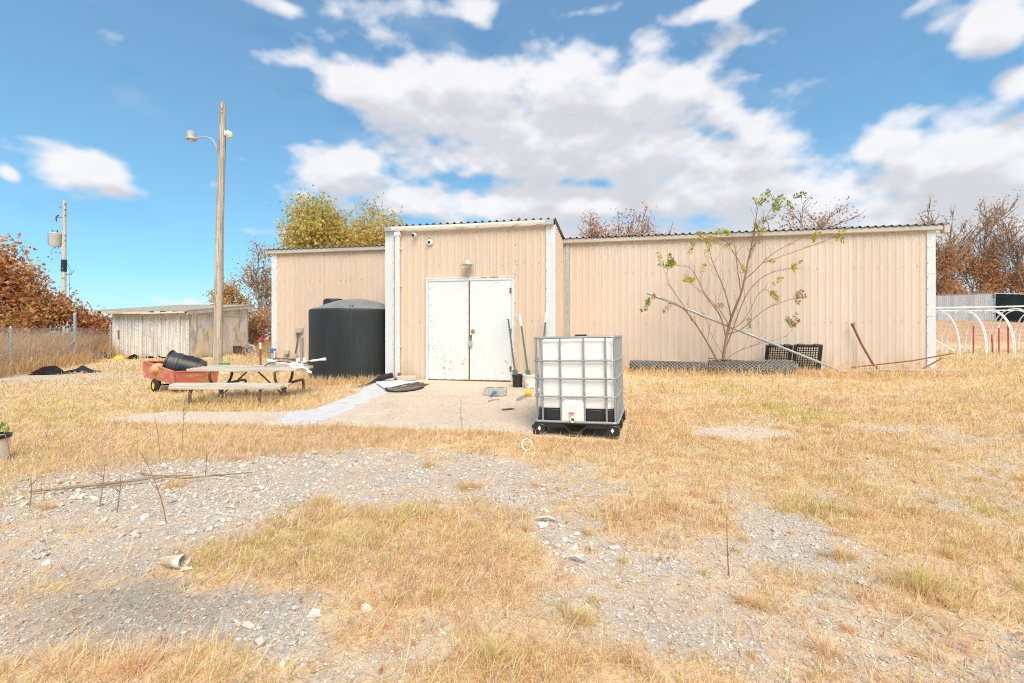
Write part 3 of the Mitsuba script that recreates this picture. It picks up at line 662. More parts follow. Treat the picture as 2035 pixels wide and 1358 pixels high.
pail('plant_pot', 'black nursery pot with a green post standing in it', pot[0], pot[1], zslab(*pot), .105, .235, 'black_plastic', cat='pot', full='dark_leaf')
buc = (.345, 9.02)
pail('bucket', 'dirty white bucket between the black pot and the white tote', buc[0], buc[1], zslab(*buc), .14, .25, 'dirty_white', full='dark_leaf')

# ------------------------------------------------------------------ leaning steel posts with white tips
def tpost(p, q, tip, label, mat='green_enamel', tipmat='white_plastic', plate=True, group=None, w=.036):
    k = thing('steel_post', label, 'post', group)
    p, q = np.array(p, float), np.array(q, float); d = (q - p) / np.linalg.norm(q - p); s = q - d * tip
    nrm = np.cross(d, [1, 0, 0]); nrm /= np.linalg.norm(nrm)
    m = MB().bar(p, s, w, .006, up=nrm).bar(p + nrm * .014, s + nrm * .014, .006, .026, up=nrm)
    for t in np.arange(.15, np.linalg.norm(s - p), .055): m.box(p + d * t + nrm * .029, (.012, .01, .012))
    put(k, 'post_shaft', m, mat, False)
    if tip: put(k, 'painted_tip', MB().bar(s, q, w + .003, .008, up=nrm).bar(s + nrm * .014, q + nrm * .014, .008, .028, up=nrm), tipmat, False)
    if plate: put(k, 'anchor_plate', MB().bar(p + d * .08 - nrm * .008, p + d * .24 - nrm * .008, .10, .004, up=nrm), mat, False)
    return k
tpost((.08, 9.13, .25), (-.10, 9.62, 1.66), .20, 'green steel post with white tip leaning from the black pot')
tpost((.33, 9.08, .25), (.155, 9.58, 1.56), .24, 'green steel post with white tip leaning from the dirty bucket')
tpost((.48, 8.9, .16), (.695, 9.52, 1.605), .22, 'green steel post with white tip leaning behind the white tote')

# ------------------------------------------------------------------ slab clutter
def block(label, x, y, L, w, h, rz, mat):
    m = MB().box((0, 0, 0), (L, w, h), b=.012)
    m.v = [v + (meshkit.noise(v * 30 + 5, 3) - .5)[:, None] * .008 for v in m.v]
    return solo('concrete_block', m.xf(mat4(rotz(rz), (x, y, zslab(x, y) + h / 2 + .003))), mat, label, 'block', 30)
b = B(-3.05, PV - .18, 0); block('flat tan concrete block lying under the white downspout', b[0], b[1], .41, .20, .095, -TH, 'tan_block')
bx, by = -.285, 8.22
cbk = thing('cinder_block', 'grey cinder block lying on the slab before the white doors', 'block')
bm = mat4(rotz(-.06), (bx, by, zslab(bx, by) + .062))
put(cbk, 'block_body', MB().box((0, 0, 0), (.385, .19, .12), b=.006).xf(bm), 'block_concrete')
put(cbk, 'hole_shade', MB().box((-.09, 0, .0595), (.12, .11, .004)).box((.09, 0, .0595), (.12, .11, .004)).xf(bm), 'dark_leaf', False, kind='stuff')  # flat dark plates on a solid top, shade of the hollows put in as colour
k = thing('trowel', 'blue-handled hand tool with metal blade leaning on the grey cinder block', 'tool')
z0 = zslab(-.3, 8.0)
put(k, 'handle', MB().tube([(-.345, 8.00, z0 + .03), (-.30, 8.03, z0 + .075), (-.265, 8.05, z0 + .07)], [.022, .028, .02], 8).tube([(-.345, 8.0, z0 + .03), (-.36, 7.96, z0 + .02)], .016, 6), 'blue_enamel')
put(k, 'blade', MB().bar((-.27, 8.04, z0 + .04), (-.14, 8.02, z0 + .018), .05, .005, b=.002), 'chrome_dull')
k = thing('mallet', 'tool with yellow head and dark handle lying on the slab by the tote', 'tool')
z0 = zslab(.25, 7.95)
put(k, 'handle', MB().tube([(.085, 7.62, z0 + .022), (.24, 7.98, z0 + .05)], .016, 8), 'conduit_grey')
put(k, 'head', MB().lathe([(0, -.05), (.05, -.045), (.062, -.01), (.058, .03), (.04, .05), (0, .055)], 18, (.275, 8.04, z0 + .06), rotx(-.9)), 'yellow_plastic')
solo('stick', MB().tube([(-.38, 7.55, zslab(-.38, 7.55) + .012), (-.31, 7.62, zslab(-.31, 7.62) + .02), (-.21, 7.75, zslab(-.2, 7.75) + .012)], [.008, .007, .004], 6), 'stick_wood', 'short twig lying on the slab nearest the cinder block', 'stick')
# half round door mat
mt = thing('door_mat', 'dark half-round fibre mat lying on the slab left of the doors', 'mat')
th_ = np.linspace(math.pi, 2 * math.pi, 25); half = Polygon([(.36 * math.cos(t), .55 * math.sin(t)) for t in th_])
MM = mat4(rotz(-.02), (-2.02, 9.02, 0))
def mat_sheet(poly, thick, lift, seed):
    v, f = trimesh.remesh.subdivide_to_size(*(lambda m: (m.vertices, m.faces))(trimesh.creation.extrude_polygon(poly, thick, engine='earcut')), .05, max_iter=12)
    v = np.array(v) @ MM[:3, :3].T + MM[:3, 3]
    v[:, 2] += zslab(v[:, 0], v[:, 1]) + lift + (meshkit.fbm(v * np.array([6, 6, 0]), 3, seed)) * .014
    return (v, f)
put(mt, 'mat_field', mat_sheet(half.buffer(-.03), .014, .004, 4), 'mat_fibre')
put(mt, 'mat_border', mat_sheet(half.difference(half.buffer(-.035)), .020, .004, 4), 'black_rubber')
# rag beside the block
n = 22; gx_, gy_ = np.meshgrid(np.linspace(-.5, .5, n), np.linspace(-.5, .5, n)); rr = np.hypot(gx_, gy_)
def crumple(cx, cy, sx, sy, h, rz, seed, zf, freq=7):
    s = 1 - .25 * meshkit.fbm(np.stack([np.cos(np.arctan2(gy_, gx_)) * 1.5, np.sin(np.arctan2(gy_, gx_)) * 1.5, 0 * gx_], -1) + seed, 3, seed)
    x, y = gx_ * sx * s, gy_ * sy * s
    p = np.stack([gx_ * freq, gy_ * freq, 0 * gx_ + seed], -1)
    z = h * np.abs(meshkit.fbm(p, 4, seed) - .5) * 3.2 * np.clip(1.15 - rr * 1.7, .12, 1)
    c, s_ = math.cos(rz), math.sin(rz); X, Y = cx + c * x - s_ * y, cy + s_ * x + c * y
    V = np.stack([X, Y, z + zf(X, Y) + .006], -1).reshape(-1, 3)
    i, j = np.meshgrid(np.arange(n - 1), np.arange(n - 1), indexing='ij')
    return V, np.stack([i * n + j, i * n + j + 1, (i + 1) * n + j + 1, (i + 1) * n + j], -1).reshape(-1, 4)
solo('rag', MB().add(*crumple(-1.86, 9.36, .44, .26, .09, -.15, 3, zslab)), 'dark_leaf', 'crumpled purplish-brown rag between the mat and the wall', 'rag', 50)
# thin white sheet lying on the ramp, and the black drain pipe
wb = [(-2.78, 9.70), (-2.30, 9.72), (-1.98, 9.55), (-2.28, 8.98), (-2.42, 8.95)]
m = trimesh.creation.extrude_polygon(Polygon(wb), .012, engine='earcut'); v = np.array(m.vertices); v[:, 2] += zslab(v[:, 0], v[:, 1]) + .022 + .02 * (v[:, 1] - 8.9)
solo('white_board', (v, m.faces), 'pvc', 'thin white board lying on the painted ramp under the downspout', 'board', False)
dp = np.array([(-2.52, 10.05, .30), (-2.66, 10.02, .27), (-2.80, 9.98, .21), (-2.90, 9.86, .12), (-3.0, 9.66, .09), (-3.08, 9.4, .05)])
from scipy.interpolate import CubicSpline
tt = np.linspace(0, 5, 90); dpp = CubicSpline(np.arange(6), dp)(tt)
solo('drain_pipe', MB().tube(dpp, .058 + .006 * np.cos(np.arange(90) * math.pi), 16), 'grey_black_plastic', 'black corrugated drain pipe curving from the downspout into the grass', 'pipe', 25)
solo('dead_leaf', MB().add(*crumple(-.06, 6.95, .22, .10, .025, .5, 8, zslab)), 'dark_leaf', 'dark shrivelled leaf scrap on the slab left of the white tote', 'leaf', 40)

# ------------------------------------------------------------------ the caged tank (white tote)
princ('cage_tube', (.35, .365, .38), .42, metallic=.4)
it = thing('caged_tote', 'white plastic tote in a grey tube cage on a black pallet', 'tote')
IM = mat4(rotz(-math.radians(16.8)) @ roty(-.021), (.905, 6.08, -.005))
def ip(name, mb, mat, smooth=40, label=None, kind=None): return put(it, name, mb.xf(IM), mat, smooth, label, kind)
W2, D2 = .47, .57
def rrect(w, d, r, n=5):
    out = []
    for cx, cy, a0 in ((w - r, d - r, 0), (-w + r, d - r, math.pi / 2), (-w + r, -d + r, math.pi), (w - r, -d + r, 1.5 * math.pi)):
        out += [(cx + r * math.cos(a0 + t), cy + r * math.sin(a0 + t)) for t in np.linspace(0, math.pi / 2, n)]
    return np.array(out)
def loft(sections):
    k = len(sections[0][0]); v = np.concatenate([np.column_stack([s, np.full(k, z)]) for s, z in sections]); a = np.arange(k); f = []
    for i in range(len(sections) - 1): f.append(np.stack([i * k + a, i * k + (a + 1) % k, (i + 1) * k + (a + 1) % k, (i + 1) * k + a], -1))
    f = np.vstack(f); f = np.vstack([f[:, [0, 1, 2]], f[:, [0, 2, 3]]]); m = len(v)
    v = np.vstack([v, [[0, 0, sections[0][1]], [0, 0, sections[-1][1]]]]); L = (len(sections) - 1) * k
    return v, np.vstack([f, np.stack([(a + 1) % k, a, np.full(k, m)], 1), np.stack([L + a, L + (a + 1) % k, np.full(k, m + 1)], 1)])
bs = [(rrect(W2 - .035, D2 - .035, .07), .30), (rrect(W2 - .026, D2 - .026, .075), .33), (rrect(W2 - .024, D2 - .024, .08), .72), (rrect(W2 - .026, D2 - .026, .08), 1.04), (rrect(W2 - .04, D2 - .04, .09), 1.09), (rrect(W2 - .08, D2 - .08, .1), 1.125), (rrect(W2 - .16, D2 - .16, .1), 1.135)]
ip('bottle', MB().add(*loft(bs)), 'tote_plastic', 45)
ip('bottle_cap', MB().lathe([(0, .05), (.07, .05), (.08, .04), (.08, 0)], 24, (0, 0, 1.12)), 'black_plastic')
ip('lower_shell', MB().add(*loft([(rrect(W2 - .03, D2 - .03, .06), .15), (rrect(W2 - .022, D2 - .022, .07), .305)])), 'black_plastic', 45)
for x0, x1 in ((-.435, -.365), (-.345, -.17), (.12, .30), (.33, .435)):
    ip('shell_panel', MB().box(((x0 + x1) / 2, -D2 + .020, .228), (x1 - x0, .014, .13), b=.005), 'black_plastic')
ip('valve_panel', MB().add(*loft([(np.array([(-.155, -D2 - .004), (.115, -D2 - .004), (.115, -D2 + .05), (-.155, -D2 + .05)])[::1], .165), (np.array([(-.15, -D2 - .004), (.11, -D2 - .004), (.11, -D2 + .05), (-.15, -D2 + .05)]), .36), (np.array([(-.10, -D2 + .01), (.07, -D2 + .01), (.07, -D2 + .05), (-.10, -D2 + .05)]), .43)])), 'tote_plastic', False)
vx = -.02
ip('outlet', MB().lathe([(.022, 0), (.022, .07), (.032, .07), (.036, .06), (.036, .02), (.045, .015), (.045, 0)], 24, (vx, -D2 - .002, .185), rotx(math.pi / 2)), 'dirty_white')
ip('outlet_bore', MB().lathe([(0, .03), (.0215, .03)], 16, (vx, -D2 - .002, .185), rotx(math.pi / 2)), 'conduit_grey')
ip('valve_handle', MB().box((vx - .015, -D2 - .035, .255), (.06, .02, .022), b=.006).tube([(vx - .05, -D2 - .04, .245), (vx - .025, -D2 - .04, .262)], .007, 6), 'red_plastic')
RH = [.445, .655, .865]
for z in RH:
    pts = rrect(W2 + .012, D2 + .012, .06, 6); pts = np.vstack([pts, pts[:1]])
    ip('cage_rail', MB().tube(np.column_stack([pts, np.full(len(pts), z)]), .0115, 8, cap=False), 'cage_tube')
pts = rrect(W2 + .004, D2 + .004, .05, 6); pts = np.vstack([pts, pts[:1]])
ip('top_rim', MB().tube(np.column_stack([pts, np.full(len(pts), 1.135)]), .0145, 8, cap=False), 'cage_tube')
pts = rrect(.485, .585, .05, 6); pts = np.vstack([pts, pts[:1]])
def upright(x, y):
    m = MB(); ax = np.array([x, y]); zs = [.155] + [z + d for z in RH for d in (-.028, -.013, .013, .028)] + [1.13]
    nrm = np.array([0, -1.]) if abs(abs(y) - D2) < .02 else np.array([1., 0]) * np.sign(x)
    path = [(x, y, .155)]
    for z in RH: path += [(x, y, z - .045), (*(ax - nrm * .008), z - .016), (*(ax - nrm * .008), z + .016), (x, y, z + .045)]
    path += [(x, y, 1.13)]
    return m.tube(path, .0118, 8)
for x in (-.458, -.385, -.165, .112, .362, .458): ip('cage_upright', upright(x, -D2), 'cage_tube')
for x in (-.40, -.15, .15, .40): ip('cage_upright', upright(x, D2), 'cage_tube')
for s in (-1, 1):
    for y in (-.49, -.30, -.10, .10, .30, .49): ip('cage_upright', upright(s * W2, y), 'cage_tube')
ip('pallet_rim', MB().tube(np.column_stack([pts, np.full(len(pts), .152)]), .015, 8, cap=False), 'cage_tube')
pl = MB().box((0, 0, .132), (.97, 1.17, .03), b=.008)
ip('pallet_deck', pl, 'black_plastic')
for sx in (-1, 1):
    for y in (-.53, 0, .53): ip('pallet_foot', MB().box((sx * .43, y, .062), (.14, .13 if y else .16, .124), b=.012), 'black_plastic')
for y in (-.575, .575):
    ip('pallet_skirt', MB().box((-.25, y, .105), (.26, .018, .045), b=.004).box((.25, y, .105), (.26, .018, .045), b=.004), 'black_plastic', kind='stuff')
    ip('pallet_brace', MB().bar((-.14, y, .115), (-.05, y, .03), .02, .035, up=(0, 1, 0)).bar((.14, y, .115), (.05, y, .03), .02, .035, up=(0, 1, 0)).box((0, y, .022), (.14, .03, .036), b=.006), 'black_plastic')
for sx in (-.425, .425):
    dia = Polygon([(0, -.03), (.019, 0), (0, .03), (-.019, 0)])
    ip('diamond_plate', MB().prism(dia, 0, .003, rotx(math.pi / 2), (sx, -.597, .068)), 'pvc', False)
ip('drain_stub', MB().tube([(-.50, -.40, .055), (-.56, -.42, .055)], .016, 8), 'black_plastic')
# ------------------------------------------------------------------ picnic table
pt = thing('picnic_table', 'weathered plank picnic table on brown bent pipe legs, rear bench board missing', 'table')
def warped(x0, x1, y, w, z, t, sag, seed, tilt=0.0):
    n = 24; m = MB(); X = np.linspace(x0, x1, n)
    for i in range(n - 1): pass
    zz = z + sag * (np.linspace(-1, 1, n) ** 2) + .004 * np.sin(X * 3 + seed)
    sec = np.array([(-w / 2, -t), (-w / 2, -.005), (-w / 2 + .006, 0), (w / 2 - .006, 0), (w / 2, -.005), (w / 2, -t)])
    v = np.concatenate([np.stack([np.full(6, X[i]), y + sec[:, 0], zz[i] + sec[:, 1] + tilt * sec[:, 0]], -1) for i in range(n)]); a = np.arange(6)
    f = [np.stack([i * 6 + a, (i + 1) * 6 + a, (i + 1) * 6 + (a + 1) % 6, i * 6 + (a + 1) % 6], -1) for i in range(n - 1)]
    for o, s in ((0, 1), ((n - 1) * 6, -1)):
        q = np.array([[o, o + 1, o + 4, o + 5], [o + 1, o + 2, o + 3, o + 4]]); f.append(q if s > 0 else q[:, ::-1])
    return m.add(v, np.vstack(f))
for k, y in enumerate((8.58, 8.73, 8.88, 9.03, 9.16)):
    put(pt, 'tabletop_plank', warped(-5.83 - .03 * (k % 2), -3.86 + .05 * (k == 3), y, .142, .535 + .006 * k, .038, .006, k), 'plank_wood', 30)
for k, y in enumerate((8.07, 8.22)):
    put(pt, 'seat_plank', warped(-5.78 - .10 * k, -3.90 + .06 * k, y, .145, .285 + .022 * k, .04, .008, k + 9, .16), 'plank_wood', 30)
for X in (-5.42, -4.25):
    bot = gh1(X, 8.85) - .06
    spl = lambda pts: CubicSpline(np.linspace(0, 1, len(pts)), np.array(pts))(np.linspace(0, 1, 22))
    for s in (-1, 1):
        put(pt, 'leg_frame', MB().tube(spl([(X, 8.86 + s * .33, .49), (X, 8.86 + s * .34, .40), (X, 8.86 + s * .24, .26), (X, 8.86 + s * .06, .16), (X, 8.86 + s * .035, .05), (X, 8.86 + s * .035, bot)]), .024, 9), 'brown_pipe')
    put(pt, 'top_bearer', MB().bar((X, 8.54, .493), (X, 9.2, .493), .045, .02), 'brown_pipe', False)
    fb, rb = gh1(X, 8.05) - .06, gh1(X, 9.7) - .06
    fx = X - .02
    put(pt, 'bench_leg', MB().tube(spl([(fx, 8.42, .235), (fx, 8.22, .238), (fx, 8.08, .225), (fx, 8.03, .13), (fx, 8.03, .02), (fx, 8.03, fb)]), .024, 9), 'brown_pipe')
    put(pt, 'bench_bearer', MB().bar((fx, 8.02, .2445), (fx, 8.32, .258), .05, .008), 'brown_pipe', False)
    put(pt, 'bench_leg', MB().tube([(X, 9.15, .235), (X, 9.4, .245), (X, 9.58, .25), (X, 9.65, .24), (X, 9.68, .21), (X, 9.69, .15), (X, 9.70, rb)], .025, 9), 'brown_pipe', label='bare bent pipe that once held the rear bench')
    s = 1 if X < -5 else -1
    put(pt, 'diagonal_brace', MB().bar((X + s * .50, 8.86, .485), (X + s * .02, 8.86, .04), .028, .008, up=(0, 1, 0)), 'brown_pipe', False)
put(pt, 'centre_cleat', MB().bar((-4.95, 8.56, .488), (-4.95, 9.18, .488), .09, .022), 'plank_wood', False)
# things left on the table
def pvc(label, pts, r=.02, fit=True):
    k = thing('plastic_pipe', label, 'pipe'); pts = np.array(pts, float)
    put(k, 'pipe', MB().tube(pts, r, 10), 'pvc')
    d = (pts[-1] - pts[0]) / np.linalg.norm(pts[-1] - pts[0])
    if fit:
        put(k, 'fitting', MB().tube([pts[0] - d * .02, pts[0] + d * .07], r * 1.45, 10), 'pvc')
        put(k, 'fitting', MB().tube([pts[-1] - d * .05, pts[-1] + d * .03], r * 1.4, 10), 'pvc')
    return k
pvc('white plastic pipe with an elbow sloping across the table end', [(-4.62, 9.05, .66), (-4.3, 9.0, .61), (-3.95, 8.93, .585)], .024)
pvc('white plastic pipe lying along the far edge of the table top', [(-4.25, 9.14, .60), (-3.62, 9.16, .685)], .021)
pvc('short white plastic pipe drooping off the right table end', [(-4.05, 8.72, .575), (-3.80, 8.75, .545), (-3.72, 8.75, .47)], .02)
k = thing('hose', 'thin dark hose looped on the picnic table end', 'hose')
put(k, 'hose_line', MB().tube(CubicSpline(np.arange(6), np.array([(-4.55, 8.75, .57), (-4.42, 8.85, .65), (-4.25, 8.95, .64), (-4.1, 9.0, .61), (-3.9, 9.02, .62), (-3.7, 8.95, .64)]))(np.linspace(0, 5, 40)), .009, 6), 'black_rubber')
for i, (x, y) in enumerate(((-4.02, 9.0), (-3.9, 9.08), (-3.84, 9.0))): put(k, 'clamp', MB().box((x, y, .635 + .01 * i), (.05, .035, .035), R=rotz(.5 * i), b=.008), 'brass')

# ------------------------------------------------------------------ red dump cart
ct = thing('dump_cart', 'rusty red tipping garden cart with yellow wheel hubs', 'cart')
A, Bc, C = np.array([-6.62, 9.3, 0]), np.array([-7.66, 9.9, 0]), np.array([-6.14, 9.95, 0])
top = {'A': .43, 'B': .60, 'C': .40}; bot = {'A': .185, 'B': .265, 'C': .16}
cen = (Bc + C) / 2
def cor(P_, z, inset): q = P_ + (cen - P_) * inset; return np.array([q[0], q[1], z])
Dc = Bc + C - A
TP = [cor(A, top['A'], 0), cor(C, top['C'], 0), cor(Dc, top['B'] + top['C'] - top['A'], 0), cor(Bc, top['B'], 0)]
BPt = [cor(A, bot['A'], .05), cor(C, bot['C'], .05), cor(Dc, bot['B'] + bot['C'] - bot['A'], .05), cor(Bc, bot['B'], .05)]
def slab4(a, b, c, d, t):
    a, b, c, d = map(np.asarray, (a, b, c, d)); nn = np.cross(b - a, d - a); nn = nn / np.linalg.norm(nn) * t
    v = np.array([a, b, c, d, a + nn, b + nn, c + nn, d + nn])
    return v, np.array([[0, 3, 2, 1], [4, 5, 6, 7], [0, 1, 5, 4], [1, 2, 6, 5], [2, 3, 7, 6], [3, 0, 4, 7]])
for i, nm in enumerate(('tail_panel', 'side_panel', 'front_panel', 'side_panel')):
    j = (i + 1) % 4
    put(ct, nm, MB().add(*slab4(BPt[i], BPt[j], TP[j], TP[i], .008)), 'cart_paint', False)
put(ct, 'tub_floor', MB().add(*slab4(*[p + [0, 0, .01] for p in BPt], .008)), 'cart_paint', False)
rl = MB()
for i in range(4): rl.bar(TP[i], TP[(i + 1) % 4], .045, .028, b=.006)
put(ct, 'rolled_rim', rl, 'cart_paint', 30)
for i in (0, 3): put(ct, 'corner_post', MB().bar(BPt[i] + (BPt[i] - [*cen[:2], BPt[i][2]]) * .02, TP[i] - [0, 0, .02], .05, .05, b=.008), 'cart_paint', 30)
ax = (Bc - A); ax[2] = 0; ax /= np.linalg.norm(ax); cr = (C - A); cr[2] = 0; cr /= np.linalg.norm(cr)
wz = gh1(-7.1, 9.8)
for k, s in enumerate((.04, .62)):
    c = A + ax * .80 + cr * s; c[2] = wz + .125
    Rw = np.stack([np.cross([0, 0, 1.], cr), [0, 0, 1.], cr], 1)
    Rw[:, 0] = np.cross(Rw[:, 1], Rw[:, 2])
    wk = put(ct, 'wheel', MB().lathe([(.075, -.05), (.11, -.055), (.135, -.04), (.142, 0), (.135, .04), (.11, .055), (.075, .05), (.075, -.05)], 28, c, Rw), 'black_rubber')
    put(wk, 'hub', MB().lathe([(0, -.045), (.02, -.05), (.03, -.03), (.06, -.028), (.078, -.048), (.078, .048), (0, .045)], 20, c, Rw), 'yellow_plastic')
c0 = A + ax * .80 + cr * .08; c1 = A + ax * .8 + cr * .58
put(ct, 'axle', MB().tube([(c0[0], c0[1], wz + .125), (c1[0], c1[1], wz + .125)], .014, 8), 'black_plastic')
fr_ = MB()
for s in (.12, .52):
    p = A + ax * .80 + cr * s; fr_.bar((p[0], p[1], wz + .12), (p[0] + ax[0] * .05, p[1] + ax[1] * .05, .25), .03, .02)
put(ct, 'undercarriage', fr_.bar(A + ax * .15 + cr * .33 + [0, 0, .17], A + ax * .95 + cr * .33 + [0, 0, .245], .05, .04), 'rust', False, kind='stuff')
p = A + ax * .1 + cr * .33
put(ct, 'tow_tongue', MB().tube([(p[0], p[1], .17), (p[0] - ax[0] * .45, p[1] - ax[1] * .45, gh1(p[0], p[1]) + .06)], .02, 8), 'rust')
# trash can lying in the cart
cd = np.array([.86, .30, -.24]); cd /= np.linalg.norm(cd)
RcX = np.cross(cd, [0, 0, 1.]); RcX /= np.linalg.norm(RcX); Rcan = np.stack([RcX, np.cross(cd, RcX), cd], 1)
c0 = np.array([-7.13, 9.86, .56])
tc = thing('trash_can', 'black plastic trash can lying on its side in the red cart', 'trash can')
put(tc, 'can_body', MB().lathe([(.262, 0), (.262, .03), (.255, .10), (.25, .14), (.262, .15), (.262, .20), (.246, .215), (.225, .50), (.215, .60), (.20, .66), (.0, .665)], 48, c0, Rcan), 'grey_black_plastic', 45)
put(tc, 'can_rim', MB().lathe([(.262, .03), (.285, .03), (.288, 0), (.275, -.008), (.250, 0), (.235, .55), (0, .6)], 48, c0, Rcan), 'black_plastic', 45)
hp = [c0 + Rcan @ np.array([.252 * math.cos(a) * (1 - .1 * z), .252 * math.sin(a) * (1 - .1 * z), z]) for a, z in ((-2.35, .30), (-2.3, .36), (-2.05, .39), (-1.75, .39), (-1.5, .36), (-1.45, .30))]
put(tc, 'moulded_grip', MB().tube(hp, .012, 6), 'grey_black_plastic')
solo('orange_ball', MB().lathe([(0, -.09), (.06, -.085), (.11, -.04), (.125, 0), (.11, .05), (.06, .085), (0, .09)], 20, (-7.20, 9.66, .475), rotx(.4)), 'orange_plastic', 'dull orange ball lying in the red cart beside the black can', 'ball')

# ------------------------------------------------------------------ lamp pole
lp = thing('lamp_pole', 'tall bare weathered wooden pole with two outdoor lamps', 'lamp pole')
PX, PY = -8.87, 14.3; pz = gh1(PX, PY); top_ = np.array([-8.70, 14.3, 8.12])
n = 60; zz = np.linspace(0, 1, n); base = np.array([PX, PY, pz - .2]); pp = base + zz[:, None] * (top_ - base); pp[:, 0] += .012 * np.sin(zz * 9)
pm = MB().tube(pp, np.linspace(.130, .084, n), 18); me = pm.mesh
dsp = (meshkit.fbm(me.vertices * np.array([30, 30, 1.3]), 3, 5) - .5) * .02
ctr = np.interp(me.vertices[:, 2], pp[:, 2], pp[:, 0]); dx, dy = me.vertices[:, 0] - ctr, me.vertices[:, 1] - PY; rr2 = np.hypot(dx, dy) + 1e-6
me.vertices[:, 0] += dx / rr2 * dsp; me.vertices[:, 1] += dy / rr2 * dsp
put(lp, 'pole', me, 'pole_wood', 50)
def onpole(z, dx=0., dy=0.): return np.array([np.interp(z, pp[:, 2], pp[:, 0]) + dx, PY + dy, z])
la = put(lp, 'lamp_arm', MB().tube(CubicSpline(np.arange(6), np.array([onpole(6.66, -.13, -.04), onpole(6.85, -.17, -.06), onpole(7.0, -.28, -.08), onpole(7.05, -.45, -.1), onpole(7.035, -.62, -.1), onpole(7.02, -.75, -.1)]))(np.linspace(0, 5, 30)), .022, 8), 'lamp_grey')
lc = onpole(6.98, -.86, -.1)
put(la, 'lamp_head', MB().lathe([(0, .23), (.10, .23), (.115, .215), (.118, .06), (.135, .02), (.15, -.005), (.135, .0), (.11, .04), (0, .05)], 24, lc), 'lamp_grey')
put(la, 'bulb', MB().lathe([(0, -.07), (.04, -.06), (.06, -.02), (.06, .03), (0, .04)], 14, lc), 'lamp_glass')
put(la, 'arm_plate', MB().box(onpole(6.66, -.12, -.05), (.05, .05, .16), b=.01), 'zinc_tube')
lb = put(lp, 'lamp_bracket', MB().box(onpole(7.20, .095, -.03), (.03, .08, .17), b=.008).tube([onpole(7.20, .11, -.04), onpole(7.26, .17, -.05), onpole(7.25, .235, -.06)], .016, 6), 'white_plastic')
lc = onpole(7.12, .26, -.08)
put(lb, 'lamp_head', MB().lathe([(0, .12), (.05, .11), (.085, .07), (.10, .02), (.10, 0)], 20, lc, roty(-.25)), 'white_plastic')
put(lb, 'bulb', MB().lathe([(.092, 0), (.088, -.05), (.06, -.10), (0, -.115)], 18, lc, roty(-.25)), 'lamp_glass')
put(lp, 'spike', MB().box(onpole(7.9, .03, -.10), (.02, .03, .02)).box(onpole(7.78, .035, -.10), (.02, .03, .02)).box(onpole(6.95, -.06, -.09), (.02, .03, .02)), 'rust', False, kind='stuff')

# ------------------------------------------------------------------ utility pole far left
up = thing('utility_pole', 'grey utility pole with dark wrap and a transformer can, far left', 'utility pole')
ux, uy = -35.8, 38.0; u0 = gh1(ux, uy)
put(up, 'pole', MB().tube([(ux - .05, uy, u0 - .3), (ux, uy, 7), (ux + .05, uy, 11.85)], [.17, .145, .115], 14), 'grey_pole')
put(up, 'wrap_band', MB().tube([(ux - .02, uy, 6.15), (ux + .0, uy, 7.1)], .19, 14), 'poly_sheet', label='dark wrap around the pole')
tcn = put(up, 'transformer', MB().lathe([(0, 1.12), (.36, 1.10), (.43, 1.02), (.44, .98), (.42, .95), (.38, .06), (.34, 0), (0, 0)], 24, (ux - .62, uy - .1, 8.15), roty(.04)), 'lamp_grey')
for dx in (-.2, .18): put(tcn, 'bushing', MB().lathe([(.05, 0), (.07, .05), (.045, .08), (.06, .13), (.03, .2), (0, .22)], 10, (ux - .62 + dx, uy - .1, 9.25)), 'brown_pipe')
put(tcn, 'mount_bracket', MB().box((ux - .2, uy, 8.95), (.3, .1, .1)).box((ux - .2, uy, 8.35), (.3, .1, .1)), 'rust', False, kind='stuff')
put(tcn, 'seam_strap', MB().tube([(ux - .80, uy - .49, 8.22), (ux - .79, uy - .53, 9.1)], .022, 5), 'conduit_grey')
hw = MB()
for dx, z in ((.18, 11.5), (.2, 11.05), (.2, 10.6), (-.2, 11.25), (.2, 9.0), (.2, 8.6), (-.35, 8.0), (-.6, 8.0), (-.55, 7.65), (-.25, 7.6), (.3, 5.9), (.6, 5.9)): hw.lathe([(0, .09), (.05, .07), (.035, .04), (.06, 0), (0, 0)], 8, (ux + dx, uy - .1, z))
put(up, 'insulator', hw, 'brown_pipe', kind='stuff')
put(up, 'cutout', MB().tube([(ux - .35, uy - .1, 10.65), (ux - .55, uy - .1, 10.45), (ux - .5, uy - .1, 10.15)], .05, 6).tube([(ux, uy, 10.5), (ux - .45, uy - .1, 10.45)], .025, 5), 'brown_pipe')
put(up, 'jumper_wire', MB().tube([(ux - .7, uy - .1, 8.1), (ux - .85, uy - .1, 7.9), (ux - .95, uy - .1, 7.5)], .015, 4).tube([(ux + .2, uy, 6.9), (ux + .55, uy, 6.2), (ux + .6, uy, 6.0), (ux + .85, uy, 6.3)], .018, 4).tube([(ux + .2, uy, 5.95), (ux + .65, uy, 5.9)], .018, 4), 'black_rubber', kind='stuff')
put(up, 'service_mast', MB().tube([(ux + .62, uy - .2, u0), (ux + .62, uy - .2, 6.1)], .025, 6), 'zinc_tube')

